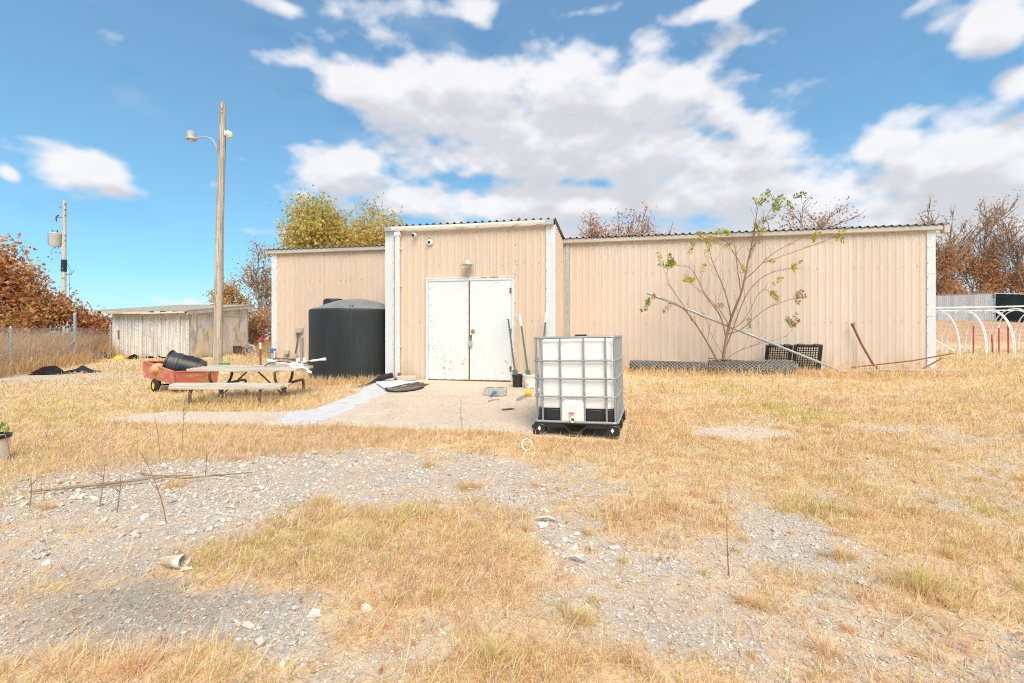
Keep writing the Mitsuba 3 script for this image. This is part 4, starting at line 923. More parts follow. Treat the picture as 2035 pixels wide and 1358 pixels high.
# ------------------------------------------------------------------ plank shed
sh = thing('plank_shed', 'weathered grey plank shed with slanting roof and peeling ochre paint', 'shed')
X0, X1, Y0, Y1 = -16.55, -13.42, 19.7, 24.1; sb = .18
def zroof(y): return 2.10 + (y - Y0) * .105
n = 20; bw = (X1 - X0) / n
for k in range(n):
    x = X0 + (k + .5) * bw; b0 = sb - .04 + .10 * RNG.random() - .03 * math.sin(k * .4)
    put(sh, 'board', MB().box((x, Y0 - .012 + .006 * RNG.normal(), (b0 + 2.06) / 2), (bw - .008, .024, 2.06 - b0), R=roty(RNG.normal(0, .003)), b=.004), 'shed_boards', 30)
n = 16; bw = (Y1 - Y0) / n
for k in range(n):
    y = Y0 + .03 + (k + .5) * (bw - .003); b0 = sb - .02 + .07 * RNG.random(); t = zroof(y) - .05
    put(sh, 'board', MB().box((X1 + .012 + .005 * RNG.normal(), y, (b0 + t) / 2), (.024, bw - .010, t - b0), b=.004), 'shed_boards', 30)
put(sh, 'corner_board', MB().box((X1 + .012, Y0 - .032, (sb + 2.05) / 2), (.10, .022, 2.05 - sb), b=.004), 'shed_trim', 30)
put(sh, 'corner_board', MB().box((X1 + .034, Y1 - .05, (sb + 2.45) / 2), (.022, .12, 2.4 - sb), b=.004), 'shed_trim', 30)
put(sh, 'header_rail', MB().box((X1 + .032, (Y0 + Y1) / 2 + .2, 1.98), (.018, Y1 - Y0 - .7, .05), b=.004), 'shed_trim', 30)
put(sh, 'inner_frame', MB().box(((X0 + X1) / 2 - .02, (Y0 + Y1) / 2, 1.05), (X1 - X0 - .10, Y1 - Y0 - .12, 1.75)), 'shed_dark', False)
def rquad(x0, x1, y0, y1, dz, t):
    v = np.array([(x, y, zroof(y) + dz + s) for s in (0, t) for x, y in ((x0, y0), (x1, y0), (x1, y1), (x0, y1))])
    return v, np.array([[0, 3, 2, 1], [4, 5, 6, 7], [0, 1, 5, 4], [1, 2, 6, 5], [2, 3, 7, 6], [3, 0, 4, 7]])
put(sh, 'roof', MB().add(*rquad(X0 - .45, X1 + .20, Y0 - .35, Y1 + .35, .03, .05)), 'roofing', False)
put(sh, 'rake_board', MB().add(*rquad(X1 + .16, X1 + .195, Y0 - .32, Y1 + .33, -.10, .125)), 'shed_trim', False)
put(sh, 'eave_board', MB().box(((X0 + X1) / 2 - .75, Y0 - .335, zroof(Y0 - .33) - .02), (2.0, .03, .11), R=roty(.012), b=.005), 'shed_trim', 30, label='rotting eave board')
put(sh, 'eave_board', MB().box(((X0 + X1) / 2 + .92, Y0 - .335, zroof(Y0 - .33) - .03), (1.45, .03, .07), R=roty(-.03), b=.005), 'shed_trim', 30)
for x in np.linspace(X0 - .3, X1 + .1, 8): put(sh, 'rafter_end', MB().box((x, Y0 - .17, zroof(Y0) - .035), (.045, .30, .09), b=.004), 'shed_dark', 30)
put(sh, 'door_latch', MB().box((X0 + .28, Y0 - .045, 1.15), (.05, .03, .35), b=.006), 'rust')
# clutter round the shed
def linknet(fn, L, Hh, pitch, r, nseg=1):
    """Diagonal wires of a chain-link sheet; fn maps (along, up) to points."""
    m = MB(); step = pitch
    for sgn in (1, -1):
        for s0 in np.arange(-Hh, L + Hh, step):
            a0, a1 = (s0, s0 + Hh) if sgn > 0 else (s0 + Hh, s0)
            t = np.linspace(0, 1, 2 + int(nseg * Hh / pitch)) if nseg > 1 else np.linspace(0, 1, 2)
            al = a0 + (a1 - a0) * t; ok = (al >= 0) & (al <= L)
            if nseg == 1:
                lo, hi = 0., 1.
                if a1 != a0:
                    q = sorted(((0 - a0) / (a1 - a0), (L - a0) / (a1 - a0))); lo, hi = max(0, q[0]), min(1, q[1])
                if hi - lo < .02: continue
                tt_ = np.array([lo, hi]); al = a0 + (a1 - a0) * tt_
                m.tube(fn(al, tt_ * Hh), r, 3, cap=False)
            elif ok.sum() > 1: m.tube(fn(al[ok], (t * Hh)[ok]), r, 3, cap=False)
    return m
# ------------------------------------------------------------------ chain link fence, far left
fk = thing('chain_link_fence', 'chain-link fence with galvanized posts before the tall weeds, left', 'fence')
def fpost(x, y, h, r=.03, name='post'):
    z = gh1(x, y)
    put(fk, name, MB().tube([(x, y, z - .1), (x, y, z + h - .03)], r, 10).lathe([(r * 1.15, -.04), (r * 1.1, .0), (r * .6, .03), (0, .035)], 10, (x, y, z + h)), 'zinc_tube')
FP = [(-12.1, 10.1), (-13.6, 12.9), (-16.0, 17.4), (-17.6, 20.6)]
fpost(*FP[0], 1.25); fpost(*FP[1], 1.27); fpost(*FP[2], 1.78, .048, 'corner_post'); fpost(-16.35, 19.35, 1.35); fpost(-13.75, 25.6, 1.3)
for a_, b_ in zip(FP[:-1], FP[1:]):
    a_, b_ = np.array(a_), np.array(b_); L = np.linalg.norm(b_ - a_); za, zb = gh1(*a_), gh1(*b_)
    put(fk, 'wire_mesh', linknet(lambda s, t: np.stack([a_[0] + (b_ - a_)[0] * s / L, a_[1] + (b_ - a_)[1] * s / L, za + (zb - za) * s / L + .04 + t], -1), L, 1.2, .075, .0016), 'zinc_tube', False, kind='stuff')
    put(fk, 'top_wire', MB().tube([(*a_, za + 1.235), (*b_, zb + 1.235)], .004, 4), 'zinc_tube')
cz = gh1(*FP[2])
put(fk, 'brace_rail', MB().tube([(-16.0, 17.4, cz + .80), (-15.75, 15.9, gh1(-15.75, 15.9) + .02)], .024, 8), 'zinc_tube')
solo('paper_scrap', MB().box((-14.05, 13.9, .42), (.10, .01, .13), R=roty(.1) @ rotz(-.6)), 'white_plastic', 'small white paper caught in the chain-link fence', 'paper', False)
for cx, cy, sx, sy, rz_, sd, lb in ((-12.45, 12.85, 1.0, .5, .2, 11, 'crumpled black plastic sheet by the fence, the left heap'), (-11.95, 13.25, 1.0, .5, .45, 15, 'crumpled black plastic sheet by the fence, right heap under the brace')):
    solo('plastic_sheet', MB().add(*crumple(cx, cy, sx, sy, .24, rz_, sd, gh, 5)), 'poly_sheet', lb, 'plastic sheet', 35)
def wireroll(label, p, q, R0, layers, pitch, r, squash=.85, end=True, seed=0):
    k = thing('wire_roll', label, 'wire roll')
    p, q = np.array(p, float), np.array(q, float); L = np.linalg.norm(q - p); d = (q - p) / L
    sd = np.array([-d[1], d[0], 0]); sd /= np.linalg.norm(sd); up_ = np.array([0, 0, 1.])
    def fn(R_, ph):
        def f(s, t):
            a = t / R_ + ph; rr_ = R_ * (1 + .05 * np.sin(3 * a + seed) + .06 * np.sin(s * 3 + seed))
            return p + s[:, None] * d + (rr_ * np.cos(a))[:, None] * sd + (rr_ * squash * np.sin(a))[:, None] * up_
        return f
    for i in range(layers):
        Ri = R0 * (1 - .22 * i)
        put(k, 'wire_layer', linknet(fn(Ri, i), L, 2 * math.pi * Ri * .98, pitch, r, 2), 'conduit_grey', False, kind='stuff')
    put(k, 'dark_infill', MB().tube([p + d * .02, (p + q) / 2 + up_ * .01, q - d * .02], R0 * .72, 12), 'shed_dark', True)  # added solid dark cylinder, stands in for the shade inside the wound mesh
    if end:
        for c in (p, q): put(k, 'end_coil', MB().tube([c + (.2 + .8 * t / 18) * R0 * (math.cos(t) * sd + squash * math.sin(t) * up_) for t in np.linspace(0, 18, 60)], r * 1.2, 4), 'zinc_tube', False)
    return k
y_ = lambda x: B((x - BO[0]) / Uv[0], 0, 0)[1]
za = gh1(3.2, 10.55) + .12
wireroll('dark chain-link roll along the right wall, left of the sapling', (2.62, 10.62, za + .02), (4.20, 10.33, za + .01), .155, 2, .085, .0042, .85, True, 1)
za = gh1(5, 10.05) + .13
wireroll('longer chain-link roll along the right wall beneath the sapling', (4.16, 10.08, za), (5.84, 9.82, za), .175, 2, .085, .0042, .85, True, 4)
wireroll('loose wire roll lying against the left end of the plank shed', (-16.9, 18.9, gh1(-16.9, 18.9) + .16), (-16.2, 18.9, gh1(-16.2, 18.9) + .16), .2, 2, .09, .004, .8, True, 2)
# bits beside the shed
solo('yellow_bowl', MB().lathe([(.19, 0), (.18, .06), (.12, .14), (.05, .17), (0, .17)], 20, (-15.6, 18.9, gh1(-15.6, 18.9) + .0)), 'yellow_plastic', 'yellow upturned bowl in the grass before the shed', 'bowl')
solo('plastic_sheet', MB().add(*crumple(-15.3, 19.2, .75, .35, .2, -.2, 21, gh, 5)), 'poly_sheet', 'black plastic scrap at the foot of the shed by the yellow bowl', 'plastic sheet', 35)
k = thing('mower_wreck', 'dark metal wreck with grey spoked wheel at the right end of the shed', 'scrap')
mz = gh1(-12.6, 22.4)
put(k, 'deck', MB().box((-12.75, 22.4, mz + .22), (.55, .5, .30), b=.04).box((-12.9, 22.3, mz + .38), (.25, .3, .10), b=.02), 'shed_dark')
wq = rotz(.2) @ rotx(math.pi / 2)
put(k, 'wheel', MB().lathe([(.17, -.04), (.22, -.05), (.235, 0), (.22, .05), (.17, .04), (.17, -.04)], 24, (-12.25, 22.2, mz + .22), wq), 'conduit_grey')
sp = MB()
for a in np.arange(4) * math.pi / 4: sp.bar(np.array([-12.25, 22.2, mz + .22]) + wq @ [.18 * math.cos(a), .18 * math.sin(a), 0], np.array([-12.25, 22.2, mz + .22]) - wq @ [.18 * math.cos(a), .18 * math.sin(a), 0], .03, .02)
put(k, 'spokes', sp, 'zinc_tube', False, kind='stuff')
put(k, 'fender', MB().tube([(-12.5, 22.25, mz + .45), (-12.3, 22.2, mz + .50), (-12.05, 22.2, mz + .42), (-11.95, 22.2, mz + .2)], .05, 8), 'zinc_tube')

# ------------------------------------------------------------------ along the right wall
gk = thing('gate_panel', 'chain-link gate panel standing on edge behind the white tote', 'gate')
ga, gb = B(.42, -.16, 0), B(1.36, -.22, 0); gz0, gz1 = .43, 1.11
def gp(s, t): return np.array([ga[0] + (gb[0] - ga[0]) * s, ga[1] + (gb[1] - ga[1]) * s, gz0 + (gz1 - gz0) * t])
for a_, b_ in (((0, 0), (1, 0)), ((1, 0), (1, 1)), ((1, 1), (0, 1)), ((0, 1), (0, 0))): put(gk, 'frame_tube', MB().tube([gp(*a_), gp(*b_)], .021, 8), 'zinc_tube')
put(gk, 'wire_mesh', linknet(lambda s, t: np.stack([ga[0] + (gb - ga)[0] * s / .94, ga[1] + (gb - ga)[1] * s / .94, gz0 + t], -1), .94, .67, .065, .0025), 'rust', False, kind='stuff')
put(gk, 'stile', MB().tube([gp(.93, 0), gp(.93, 1)], .016, 8), 'zinc_tube')
put(gk, 'hinge_strap', MB().box(gp(1.0, .55), (.06, .07, .05), b=.01).box(gp(1.0, .2), (.06, .07, .05), b=.01), 'rust', kind='stuff')
k = thing('fence_rail', 'long grey metal rail slanting across the right wall through the sapling', 'pipe')
a_, b_ = np.array([3.0, 10.56, 2.085]), np.array([6.93, 10.03, .395])
put(k, 'rail', MB().tube([a_, a_ + (b_ - a_) * .5 + [0, 0, -.012], b_], .027, 10), 'zinc_tube')
put(k, 'swaged_end', MB().tube([b_, b_ + (b_ - a_) * .04], .021, 10), 'conduit_grey')
def crate(label, c, w, h, lean, yaw):
    k = thing('plastic_pallet', label, 'pallet'); R = rotz(yaw) @ rotx(-lean); M_ = mat4(R, c)
    put(k, 'frame', MB().box((0, 0, .03), (w, .05, .06), b=.008).box((0, 0, h - .03), (w, .05, .06), b=.008).box((-w / 2 + .035, 0, h / 2), (.07, .05, h - .12), b=.008).box((w / 2 - .035, 0, h / 2), (.07, .05, h - .12), b=.008).xf(M_), 'black_plastic')
    for f_ in (.22, .78): put(k, 'tab', MB().box(((f_ - .5) * w, -.02, h - .012), (.13, .10, .05), b=.01).xf(M_), 'black_plastic')
    for f_ in (.12, .88): put(k, 'foot', MB().box(((f_ - .5) * w, -.055, .07), (.10, .09, .12), b=.01).xf(M_), 'black_plastic')
    gm = MB()
    for x in np.arange(-w / 2 + .10, w / 2 - .08, .048): gm.box((x, .0, h / 2), (.014, .022, h - .12))
    for z in np.arange(.09, h - .07, .052): gm.box((0, .0, z), (w - .14, .020, .014))
    put(k, 'grid', gm.xf(M_), 'black_plastic', False, kind='stuff')
    return k
crate('black plastic grid pallet leaning on the wall, left one of two', B(4.78, -.22, .40), .54, .55, -.25, -TH + .03)
crate('black plastic grid pallet leaning on the wall, right one of two', B(5.36, -.22, .40), .56, .56, -.25, -TH - .03)
solo('wooden_board', MB().bar((4.18, 10.07, .655), (4.85, 10.02, .605), .14, .022, b=.004), 'rust', 'brown board lying on top of the chain-link roll under the sapling', 'board')
k = thing('rusty_bar', 'rusty curved iron bar leaning on the right wall near its end', 'iron bar')
put(k, 'bar', MB().tube([(7.38, 10.30, 1.36), (7.50, 10.2, .95), (7.58, 10.08, .66), (7.62, 10.02, .52), (7.67, 9.98, .44)], .022, 8), 'rust')
put(k, 'bolt', MB().box((7.37, 10.28, 1.37), (.07, .05, .07), b=.012), 'rust')
solo('rusty_rod', MB().tube([(7.10, 9.95, .47), (8.2, 9.75, .62), (9.0, 9.72, .77)], .014, 6), 'rust', 'long thin rusty rod lying raised across the right end of the wall', 'rod')
solo('rusty_rod', MB().tube([(8.33, 9.65, .46), (8.80, 9.72, .68)], .014, 6), 'rust', 'short rusty rod poking up by the right corner of the building', 'rod')
for i, (x0, y0, x1, y1, w_, lb) in enumerate(((7.15, 9.52, 8.75, 9.26, .11, 'pale grey plank nearest the viewer at the right corner'), (6.75, 9.85, 8.35, 9.62, .09, 'grey metal channel lying along the wall foot under the rusty bar'), (7.5, 9.72, 9.0, 9.50, .07, 'thin grey batten lying between plank and wall at right'))):
    solo('loose_plank', MB().bar((x0, y0, gh1(x0, y0) + .055 + .02 * i), (x1, y1, gh1(x1, y1) + .05 + .03 * i), w_, .03, b=.005), 'plank_wood' if i != 1 else 'galvanized', lb, 'plank')

# ------------------------------------------------------------------ hoop frame, red posts, screened fence, right background
hk = thing('hoop_frame', 'row of white plastic pipe hoops with ridge pipes right of the building', 'frame')
for k_ in range(-1, 6):
    for j in (0, 1):
        o = np.array([(.84 * k_ - .1) + .20 * j, -.06 * k_ + .05 * j]); lf, rf = np.array([16.35, 18.0]) + o, np.array([15.55, 15.45]) + o
        if j: lf += [.0, -.05]; rf += [.05, .25]
        zl, zr = gh1(*lf), gh1(*rf); t = np.linspace(0, math.pi, 25); s = (1 - np.cos(t)) / 2
        pz_ = np.sin(t) ** .75 * (1.60 - .06 * j + .02 * k_)
        put(hk, 'hoop', MB().tube(np.stack([lf[0] + (rf - lf)[0] * s, lf[1] + (rf - lf)[1] * s, zl + (zr - zl) * s + pz_ - .05], -1),  .019, 8), 'pvc')
mid_ = np.array([15.95, 16.7])
put(hk, 'ridge_pipe', MB().tube([(mid_[0] - 1.5, mid_[1] + .1, 2.08), (mid_[0] + 3.2, mid_[1] - .15, 2.16)], .026, 8), 'pvc')
put(hk, 'ridge_pipe', MB().tube([(mid_[0] - 1.3, mid_[1] + .5, 2.0), (mid_[0] + 2.6, mid_[1] + .3, 2.02)], .022, 8), 'pvc')
put(hk, 'loose_pipe', MB().tube([(13.9, 15.7, 1.0), (14.5, 15.6, .62)], .03, 8), 'pvc', label='loose end of a fallen hoop pipe')
for x, y, h, ln, lb in ((16.5, 17.0, 1.0, 0., 'red steel post between the hoops, leftmost of four'), (17.0, 16.8, .68, .05, 'short red steel post leaning second from left among the hoops'), (16.9, 16.5, 1.02, 0., 'red steel post with white tip third from left among the hoops'), (16.6, 15.9, 1.0, .01, 'red steel post rightmost and nearest among the hoops')):
    z = gh1(x, y); tpost((x, y, z - .1), (x - ln, y, z + h), .09 if 'white' in lb else 0, lb, 'red_enamel', plate=False, w=.05)
sf = thing('screened_fence', 'tall fence of pale slats and dark screen on the bank behind the hoops', 'fence')
SP = np.array([(20.5, 34.5), (23.0, 31.8), (25.6, 29.0), (27.25, 26.9), (29.2, 25.3), (32.5, 22.8)])
for i, (x, y) in enumerate(SP):
    z = gh1(x, y); put(sf, 'post', MB().tube([(x, y - .06, z - .1), (x, y - .06, z + 1.62)], .035, 8), 'zinc_tube')
for i in range(len(SP) - 1):
    a_, b_ = SP[i], SP[i + 1]; za, zb = gh1(*a_) + .04, gh1(*b_) + .04; L = np.linalg.norm(b_ - a_); d = (b_ - a_) / L
    put(sf, 'top_rail', MB().tube([(*a_, za + 1.55), (*b_, zb + 1.55)], .022, 8), 'zinc_tube')
    if i < 3:
        m = MB()
        for s in np.arange(.04, L - .03, .085):
            x, y = a_ + d * s; z = za + (zb - za) * s / L
            m.box((x, y, z + .76), (.076, .016, 1.50 + .02 * RNG.random()), R=rotz(math.atan2(d[1], d[0])))
        put(sf, 'slat_panel', m, 'fence_white', False, kind='stuff')
    else:
        s = np.linspace(0, L, 24); t = np.linspace(0, 1.52, 6); S, Tt = np.meshgrid(s, t)
        nrm = np.array([-d[1], d[0]]); wv = .03 * np.sin(S * 5 + Tt * 2) * (1 - np.abs(Tt / .76 - 1))
        v = np.stack([a_[0] + d[0] * S + nrm[0] * wv, a_[1] + d[1] * S + nrm[1] * wv, za + (zb - za) * S / L + Tt], -1).reshape(-1, 3)
        ii, jj = np.meshgrid(np.arange(5), np.arange(23), indexing='ij')
        put(sf, 'screen_cloth', (v, np.stack([ii * 24 + jj, ii * 24 + jj + 1, (ii + 1) * 24 + jj + 1, (ii + 1) * 24 + jj], -1).reshape(-1, 4)), 'dark_screen', True)

# ------------------------------------------------------------------ small litter in the yard
x, y = .15, 4.83; z = gh1(x, y)
solo('plastic_ring', MB().tube([(x + .05 * math.cos(t), y + .02 * math.sin(t), z + .07 + .055 * math.sin(t)) for t in np.linspace(-.4, 2 * math.pi - .6, 26)], .008, 6), 'dirty_white', 'cream plastic ring standing in the grass left of the tote', 'ring')
k = thing('crushed_cup', 'crushed white paper cup lying on the gravel at lower left', 'cup')
x, y = -1.72, 2.36; z = gh1(x, y); R = rotz(-.10) @ rotx(.0) @ roty(math.pi / 2 - .05)
m = MB().lathe([(.024, .0), (.031, .10), (.0295, .10), (.023, .003), (0, .002)], 22, (0, 0, 0)); m.v = [v_ * np.array([1.0, 1.12, 1]) + (meshkit.noise(v_ * 45, 2) - .5)[:, None] * .010 for v_ in m.v]
put(k, 'cup_wall', m.xf(mat4(R, (x - .02, y + .03, z + .032))), 'dirty_white', 50)
put(k, 'torn_flap', MB().add(*crumple(x + .10, y + .01, .07, .05, .02, .5, 4, gh)), 'dirty_white', 50)
solo('orange_netting', MB().add(*crumple(1.80, 6.35, .42, .26, .05, .1, 17, gh, 9)), 'orange_plastic', 'faded orange plastic netting lying in the grass right of the tote', 'netting', 40)
for i, (x, y, L, a, lb) in enumerate(((.22, 2.98, .14, -.2, 'curved piece of pale bark on the gravel, upper centre right'), (.33, 2.44, .10, -.45, 'grey bark chip among the white stones at lower centre'))):
    z = gh1(x, y); d = np.array([math.cos(a), math.sin(a)])
    solo('bark_chip', MB().tube([(x - d[0] * L / 2, y - d[1] * L / 2, z + .02), (x, y, z + .035), (x + d[0] * L / 2, y + d[1] * L / 2, z + .012)], [.006, .014, .005], 6), 'plank_wood', lb, 'bark')
solo('stick', MB().tube([(-3.55, 3.50, gh1(-3.55, 3.5) + .03), (-3.1, 3.66, gh1(-3.1, 3.66) + .03), (-2.75, 3.80, gh1(-2.75, 3.8) + .045), (-2.60, 3.87, gh1(-2.6, 3.87) + .03)], [.010, .011, .009, .005], 7), 'stick_wood', 'long dark stick lying on pale stones at the left', 'stick')
solo('stick', MB().tube([(-3.05, 3.92, gh1(-3.05, 3.92) + .03), (-2.6, 3.74, gh1(-2.6, 3.74) + .045), (-2.15, 3.93, gh1(-2.15, 3.93) + .03)], [.007, .008, .004], 6), 'stick_wood', 'thin pale stick beside the long dark one at the left', 'stick')
princ('pale_stone', (.72, .68, .62), .8)
rk = np.random.default_rng(21)
for x, y, s, lb in ((.19, 2.90, .036, 'largest pale stone right of the curved bark'), (.22, 3.16, .028, 'pale stone just behind the curved bark'), (-.82, 1.98, .03, 'pale stone at lower left beyond the bottom tussocks'), (-2.36, 2.42, .028, 'pale stone left of the crushed cup'), (-.62, 2.02, .028, 'pale stone at the lower centre left in sparse grass')):
    hp_ = rk.normal(size=(16, 3)); hp_ /= np.linalg.norm(hp_, axis=1, keepdims=True); m = trimesh.convex.convex_hull(trimesh.PointCloud(hp_ * rk.uniform(.8, 1.1, (16, 1)))); v = np.array(m.vertices) * s * np.array([1.15, .85, .62])
    solo('stone', (v + [x, y, gh1(x, y) + s * .25], m.faces), 'pale_stone', lb, 'stone', False)
# ------------------------------------------------------------------ trees
def frusta(segs, big=6, small=3, cut=.03):
    """Tapered limbs from rows (p0, p1, r0, r1)."""
    segs = np.asarray(segs); V, F, o = [], [], 0
    for sel, n in ((segs[:, 6] >= cut, big), (segs[:, 6] < cut, small)):
        s = segs[sel]
        if not len(s): continue
        p, q = s[:, :3], s[:, 3:6]; d = q - p; d /= np.linalg.norm(d, axis=1, keepdims=True) + 1e-9
        a = np.cross(d, np.where(np.abs(d[:, 2:]) < .9, [[0, 0, 1.]], [[1., 0, 0]])); a /= np.linalg.norm(a, axis=1, keepdims=True); b = np.cross(d, a)
        an = np.arange(n) * 2 * np.pi / n; ring = np.cos(an)[None, :, None] * a[:, None] + np.sin(an)[None, :, None] * b[:, None]
        v = np.concatenate([p[:, None] + ring * s[:, 6, None, None], (q + d * s[:, 7:8] * .4)[:, None] + ring * s[:, 7, None, None]], 1)
        k = np.arange(n); f = np.stack([k, (k + 1) % n, n + (k + 1) % n, n + k], -1)
        f = (f[None] + (np.arange(len(s)) * 2 * n)[:, None, None]).reshape(-1, 4)
        V.append(v.reshape(-1, 3)); F.append(f + o); o += len(V[-1])
    return np.concatenate(V), np.concatenate(F)
def grow(rng, base, height, spec, r0, lean=(0, 0), trunk=.35, up=.25, wob=.18):
    """spec: per level (children, angle, length ratio). Returns limb rows and twig tips."""
    segs, tips = [], []
    def branch(p, d, L, r, lev):
        n = 4 if lev < 2 else 3; pts = [p]; dirs = []; last = lev >= len(spec); r1 = r * (.55 if not last else .3)
        for i in range(n):
            d = d + rng.normal(0, wob, 3) + np.array([0, 0, up * .25]); d = d / np.linalg.norm(d)
            q = pts[-1] + d * L / n; segs.append([*pts[-1], *q, r + (r1 - r) * i / n, r + (r1 - r) * (i + 1) / n]); pts.append(q); dirs.append(d)
        if last:
            for q in pts[1:]: tips.append(q)
            return
        if lev >= len(spec) - 1: tips.extend(pts[2:])
        c, ang, ratio = spec[lev]
        for k in range(c):
            f = 1.0 if k == 0 else rng.uniform(.35 if lev else trunk, 1.0); i = min(int(f * n), n - 1); q = pts[i] + (pts[i + 1] - pts[i]) * (f * n - i)
            dd = dirs[i]; a = ang * rng.uniform(.6, 1.25) * (.5 if k == 0 else 1); ph = rng.uniform(0, 2 * math.pi) + k * 2.4
            x = np.cross(dd, [0.3, .5, .8]); x /= np.linalg.norm(x); y = np.cross(dd, x)
            nd = dd * math.cos(a) + (x * math.cos(ph) + y * math.sin(ph)) * math.sin(a)
            branch(q, nd, L * ratio * rng.uniform(.75, 1.15), max((r + (r1 - r) * f) * (.75 if k == 0 else .6), .004), lev + 1)
    branch(np.array(base, float), np.array([lean[0], lean[1], 1.0]) / math.sqrt(1 + lean[0] ** 2 + lean[1] ** 2), height, r0, 0)
    return np.array(segs), np.array(tips)
def leaf_cards(rng, c, size, pal, jit=.12, bend=True):
    n = len(c); a = rng.normal(size=(n, 3)); a /= np.linalg.norm(a, axis=1, keepdims=True)
    b = np.cross(a, rng.normal(size=(n, 3))); b /= np.linalg.norm(b, axis=1, keepdims=True) + 1e-9; w = np.cross(a, b)
    s = size * rng.uniform(.6, 1.3, (n, 1)); h = w * s * .18
    v = np.stack([c - a * s * .5, c + b * s * .34 + h, c + a * s * .5, c - b * s * .34 + h], 1).reshape(-1, 3)
    f = (np.array([[0, 1, 2], [0, 2, 3]])[None] + (np.arange(n) * 4)[:, None, None]).reshape(-1, 3)
    pal = np.array(pal); col = pal[rng.integers(0, len(pal), n)] * rng.uniform(1 - jit * 2, 1 + jit * 2, (n, 1))
    return v, f, np.repeat(np.clip(col, .01, .95), 4, 0)
def tree(label, cat, x, y, H_, spec, r0, nleaf, size, pal, seed, group=None, spread=.22, lean=(0, 0), trunk=.35, up=.25, z=None, clump=None, name='tree', R=None, wob=.18, bark='bark', trunkfrac=.42, flare=.0):
    rng = np.random.default_rng(seed); z = gh1(x, y) if z is None else z
    segs, tips = grow(rng, (0, 0, 0), trunkfrac, spec, r0 / H_, lean, trunk, up, wob)
    k = (H_ - spread) / max(np.percentile(tips[:, 2], 97), 1e-6); kr = (R - spread) / max(np.percentile(np.hypot(tips[:, 0], tips[:, 1]), 95), 1e-6) if R else k
    K3 = np.array([kr, kr, k]); segs[:, :3] *= K3; segs[:, 3:6] *= K3; tips = tips * K3; segs[:, 6:] = np.maximum(segs[:, 6:] * H_, .007)
    if flare:
        for s_ in (slice(0, 3), slice(3, 6)):
            q = np.clip((segs[:, s_][:, 2] / H_ - .55) / .4, 0, 1); segs[:, s_.start:s_.start + 2] *= (1 + flare * q)[:, None]
        q = np.clip((tips[:, 2] / H_ - .55) / .4, 0, 1); tips[:, :2] *= (1 + flare * q)[:, None]
    o = np.array([x, y, z - .05]); segs[:, :3] += o; segs[:, 3:6] += o; tips = tips + o
    key = thing(name, label, cat, group)
    put(key, 'trunk', frusta(segs), bark, True)
    if nleaf:
        c = tips[rng.integers(0, len(tips), nleaf)]
        if clump:   # leave whole limbs thin so that the outline has gaps
            q = meshkit.fbm(c * clump[0] + seed, 2, seed); c = c[q > clump[1]]
        c = c + rng.normal(0, spread, (len(c), 3))
        v, f, col = leaf_cards(rng, c, size, pal)
        put(key, 'crown', (v, f), 'thin_vcol', False, color=col)
    return key
RUST = [(.66, .34, .15), (.74, .43, .21), (.56, .26, .11), (.80, .52, .28), (.48, .23, .10)]
PINK = [(.58, .34, .23), (.66, .42, .29), (.50, .28, .18), (.72, .50, .36)]
GOLD = [(.62, .52, .15), (.70, .58, .20), (.50, .50, .15), (.72, .52, .18), (.72, .44, .15), (.44, .46, .15), (.78, .64, .28)]
TAN = [(.60, .38, .22), (.66, .45, .28), (.50, .30, .17), (.70, .52, .34)]
full = [(6, .75, .72), (5, .7, .66), (4, .7, .62), (3, .7, .6)]
thin = [(5, .6, .75), (4, .6, .68), (3, .65, .62), (3, .7, .6)]
# left edge oak, its neighbours
tree('rust-leaved oak at the left edge behind the chain-link fence', 'tree', -22.6, 20.5, 4.5, full, .16, 11000, .17, RUST, 3, None, .30, trunk=.10, clump=(.9, .36), R=2.6, trunkfrac=.3)
tree('lower rust-leaved oak just right of the utility pole', 'tree', -20.5, 20.6, 3.5, full, .12, 9000, .16, RUST + [(.52, .50, .16)], 5, None, .28, trunk=.06, clump=(1.1, .36), R=1.5, trunkfrac=.25)
tree('small reddish bush left of the plank shed', 'bush', -19.6, 23.0, 2.3, full, .06, 3500, .14, RUST, 8, None, .2, trunk=.03, name='bush', R=1.4, trunkfrac=.2)
# behind the shed
tree('orange-leaved tree behind the shed at the lamp pole', 'tree', -18.6, 31.0, 4.3, full, .12, 4200, .17, [(.70, .46, .17), (.64, .38, .15), (.60, .46, .2)], 12, None, .26, trunk=.25, clump=(.9, .38), R=1.35)
tree('bare brushy tree between shed and building', 'tree', -14.9, 28.5, 6.1, thin, .13, 2600, .13, TAN, 15, None, .25, trunk=.15, R=1.7, trunkfrac=.3)
tree('bare brushy tree touching the left end of the building', 'tree', -13.0, 26.5, 4.4, thin, .10, 2600, .13, TAN, 16, None, .25, trunk=.1, R=1.4, trunkfrac=.25)
tree('tangled brown bush at the foot of the bare trees', 'bush', -13.6, 25.4, 2.3, full, .05, 4500, .13, TAN, 18, None, .25, trunk=.03, name='bush', R=1.6, trunkfrac=.2)
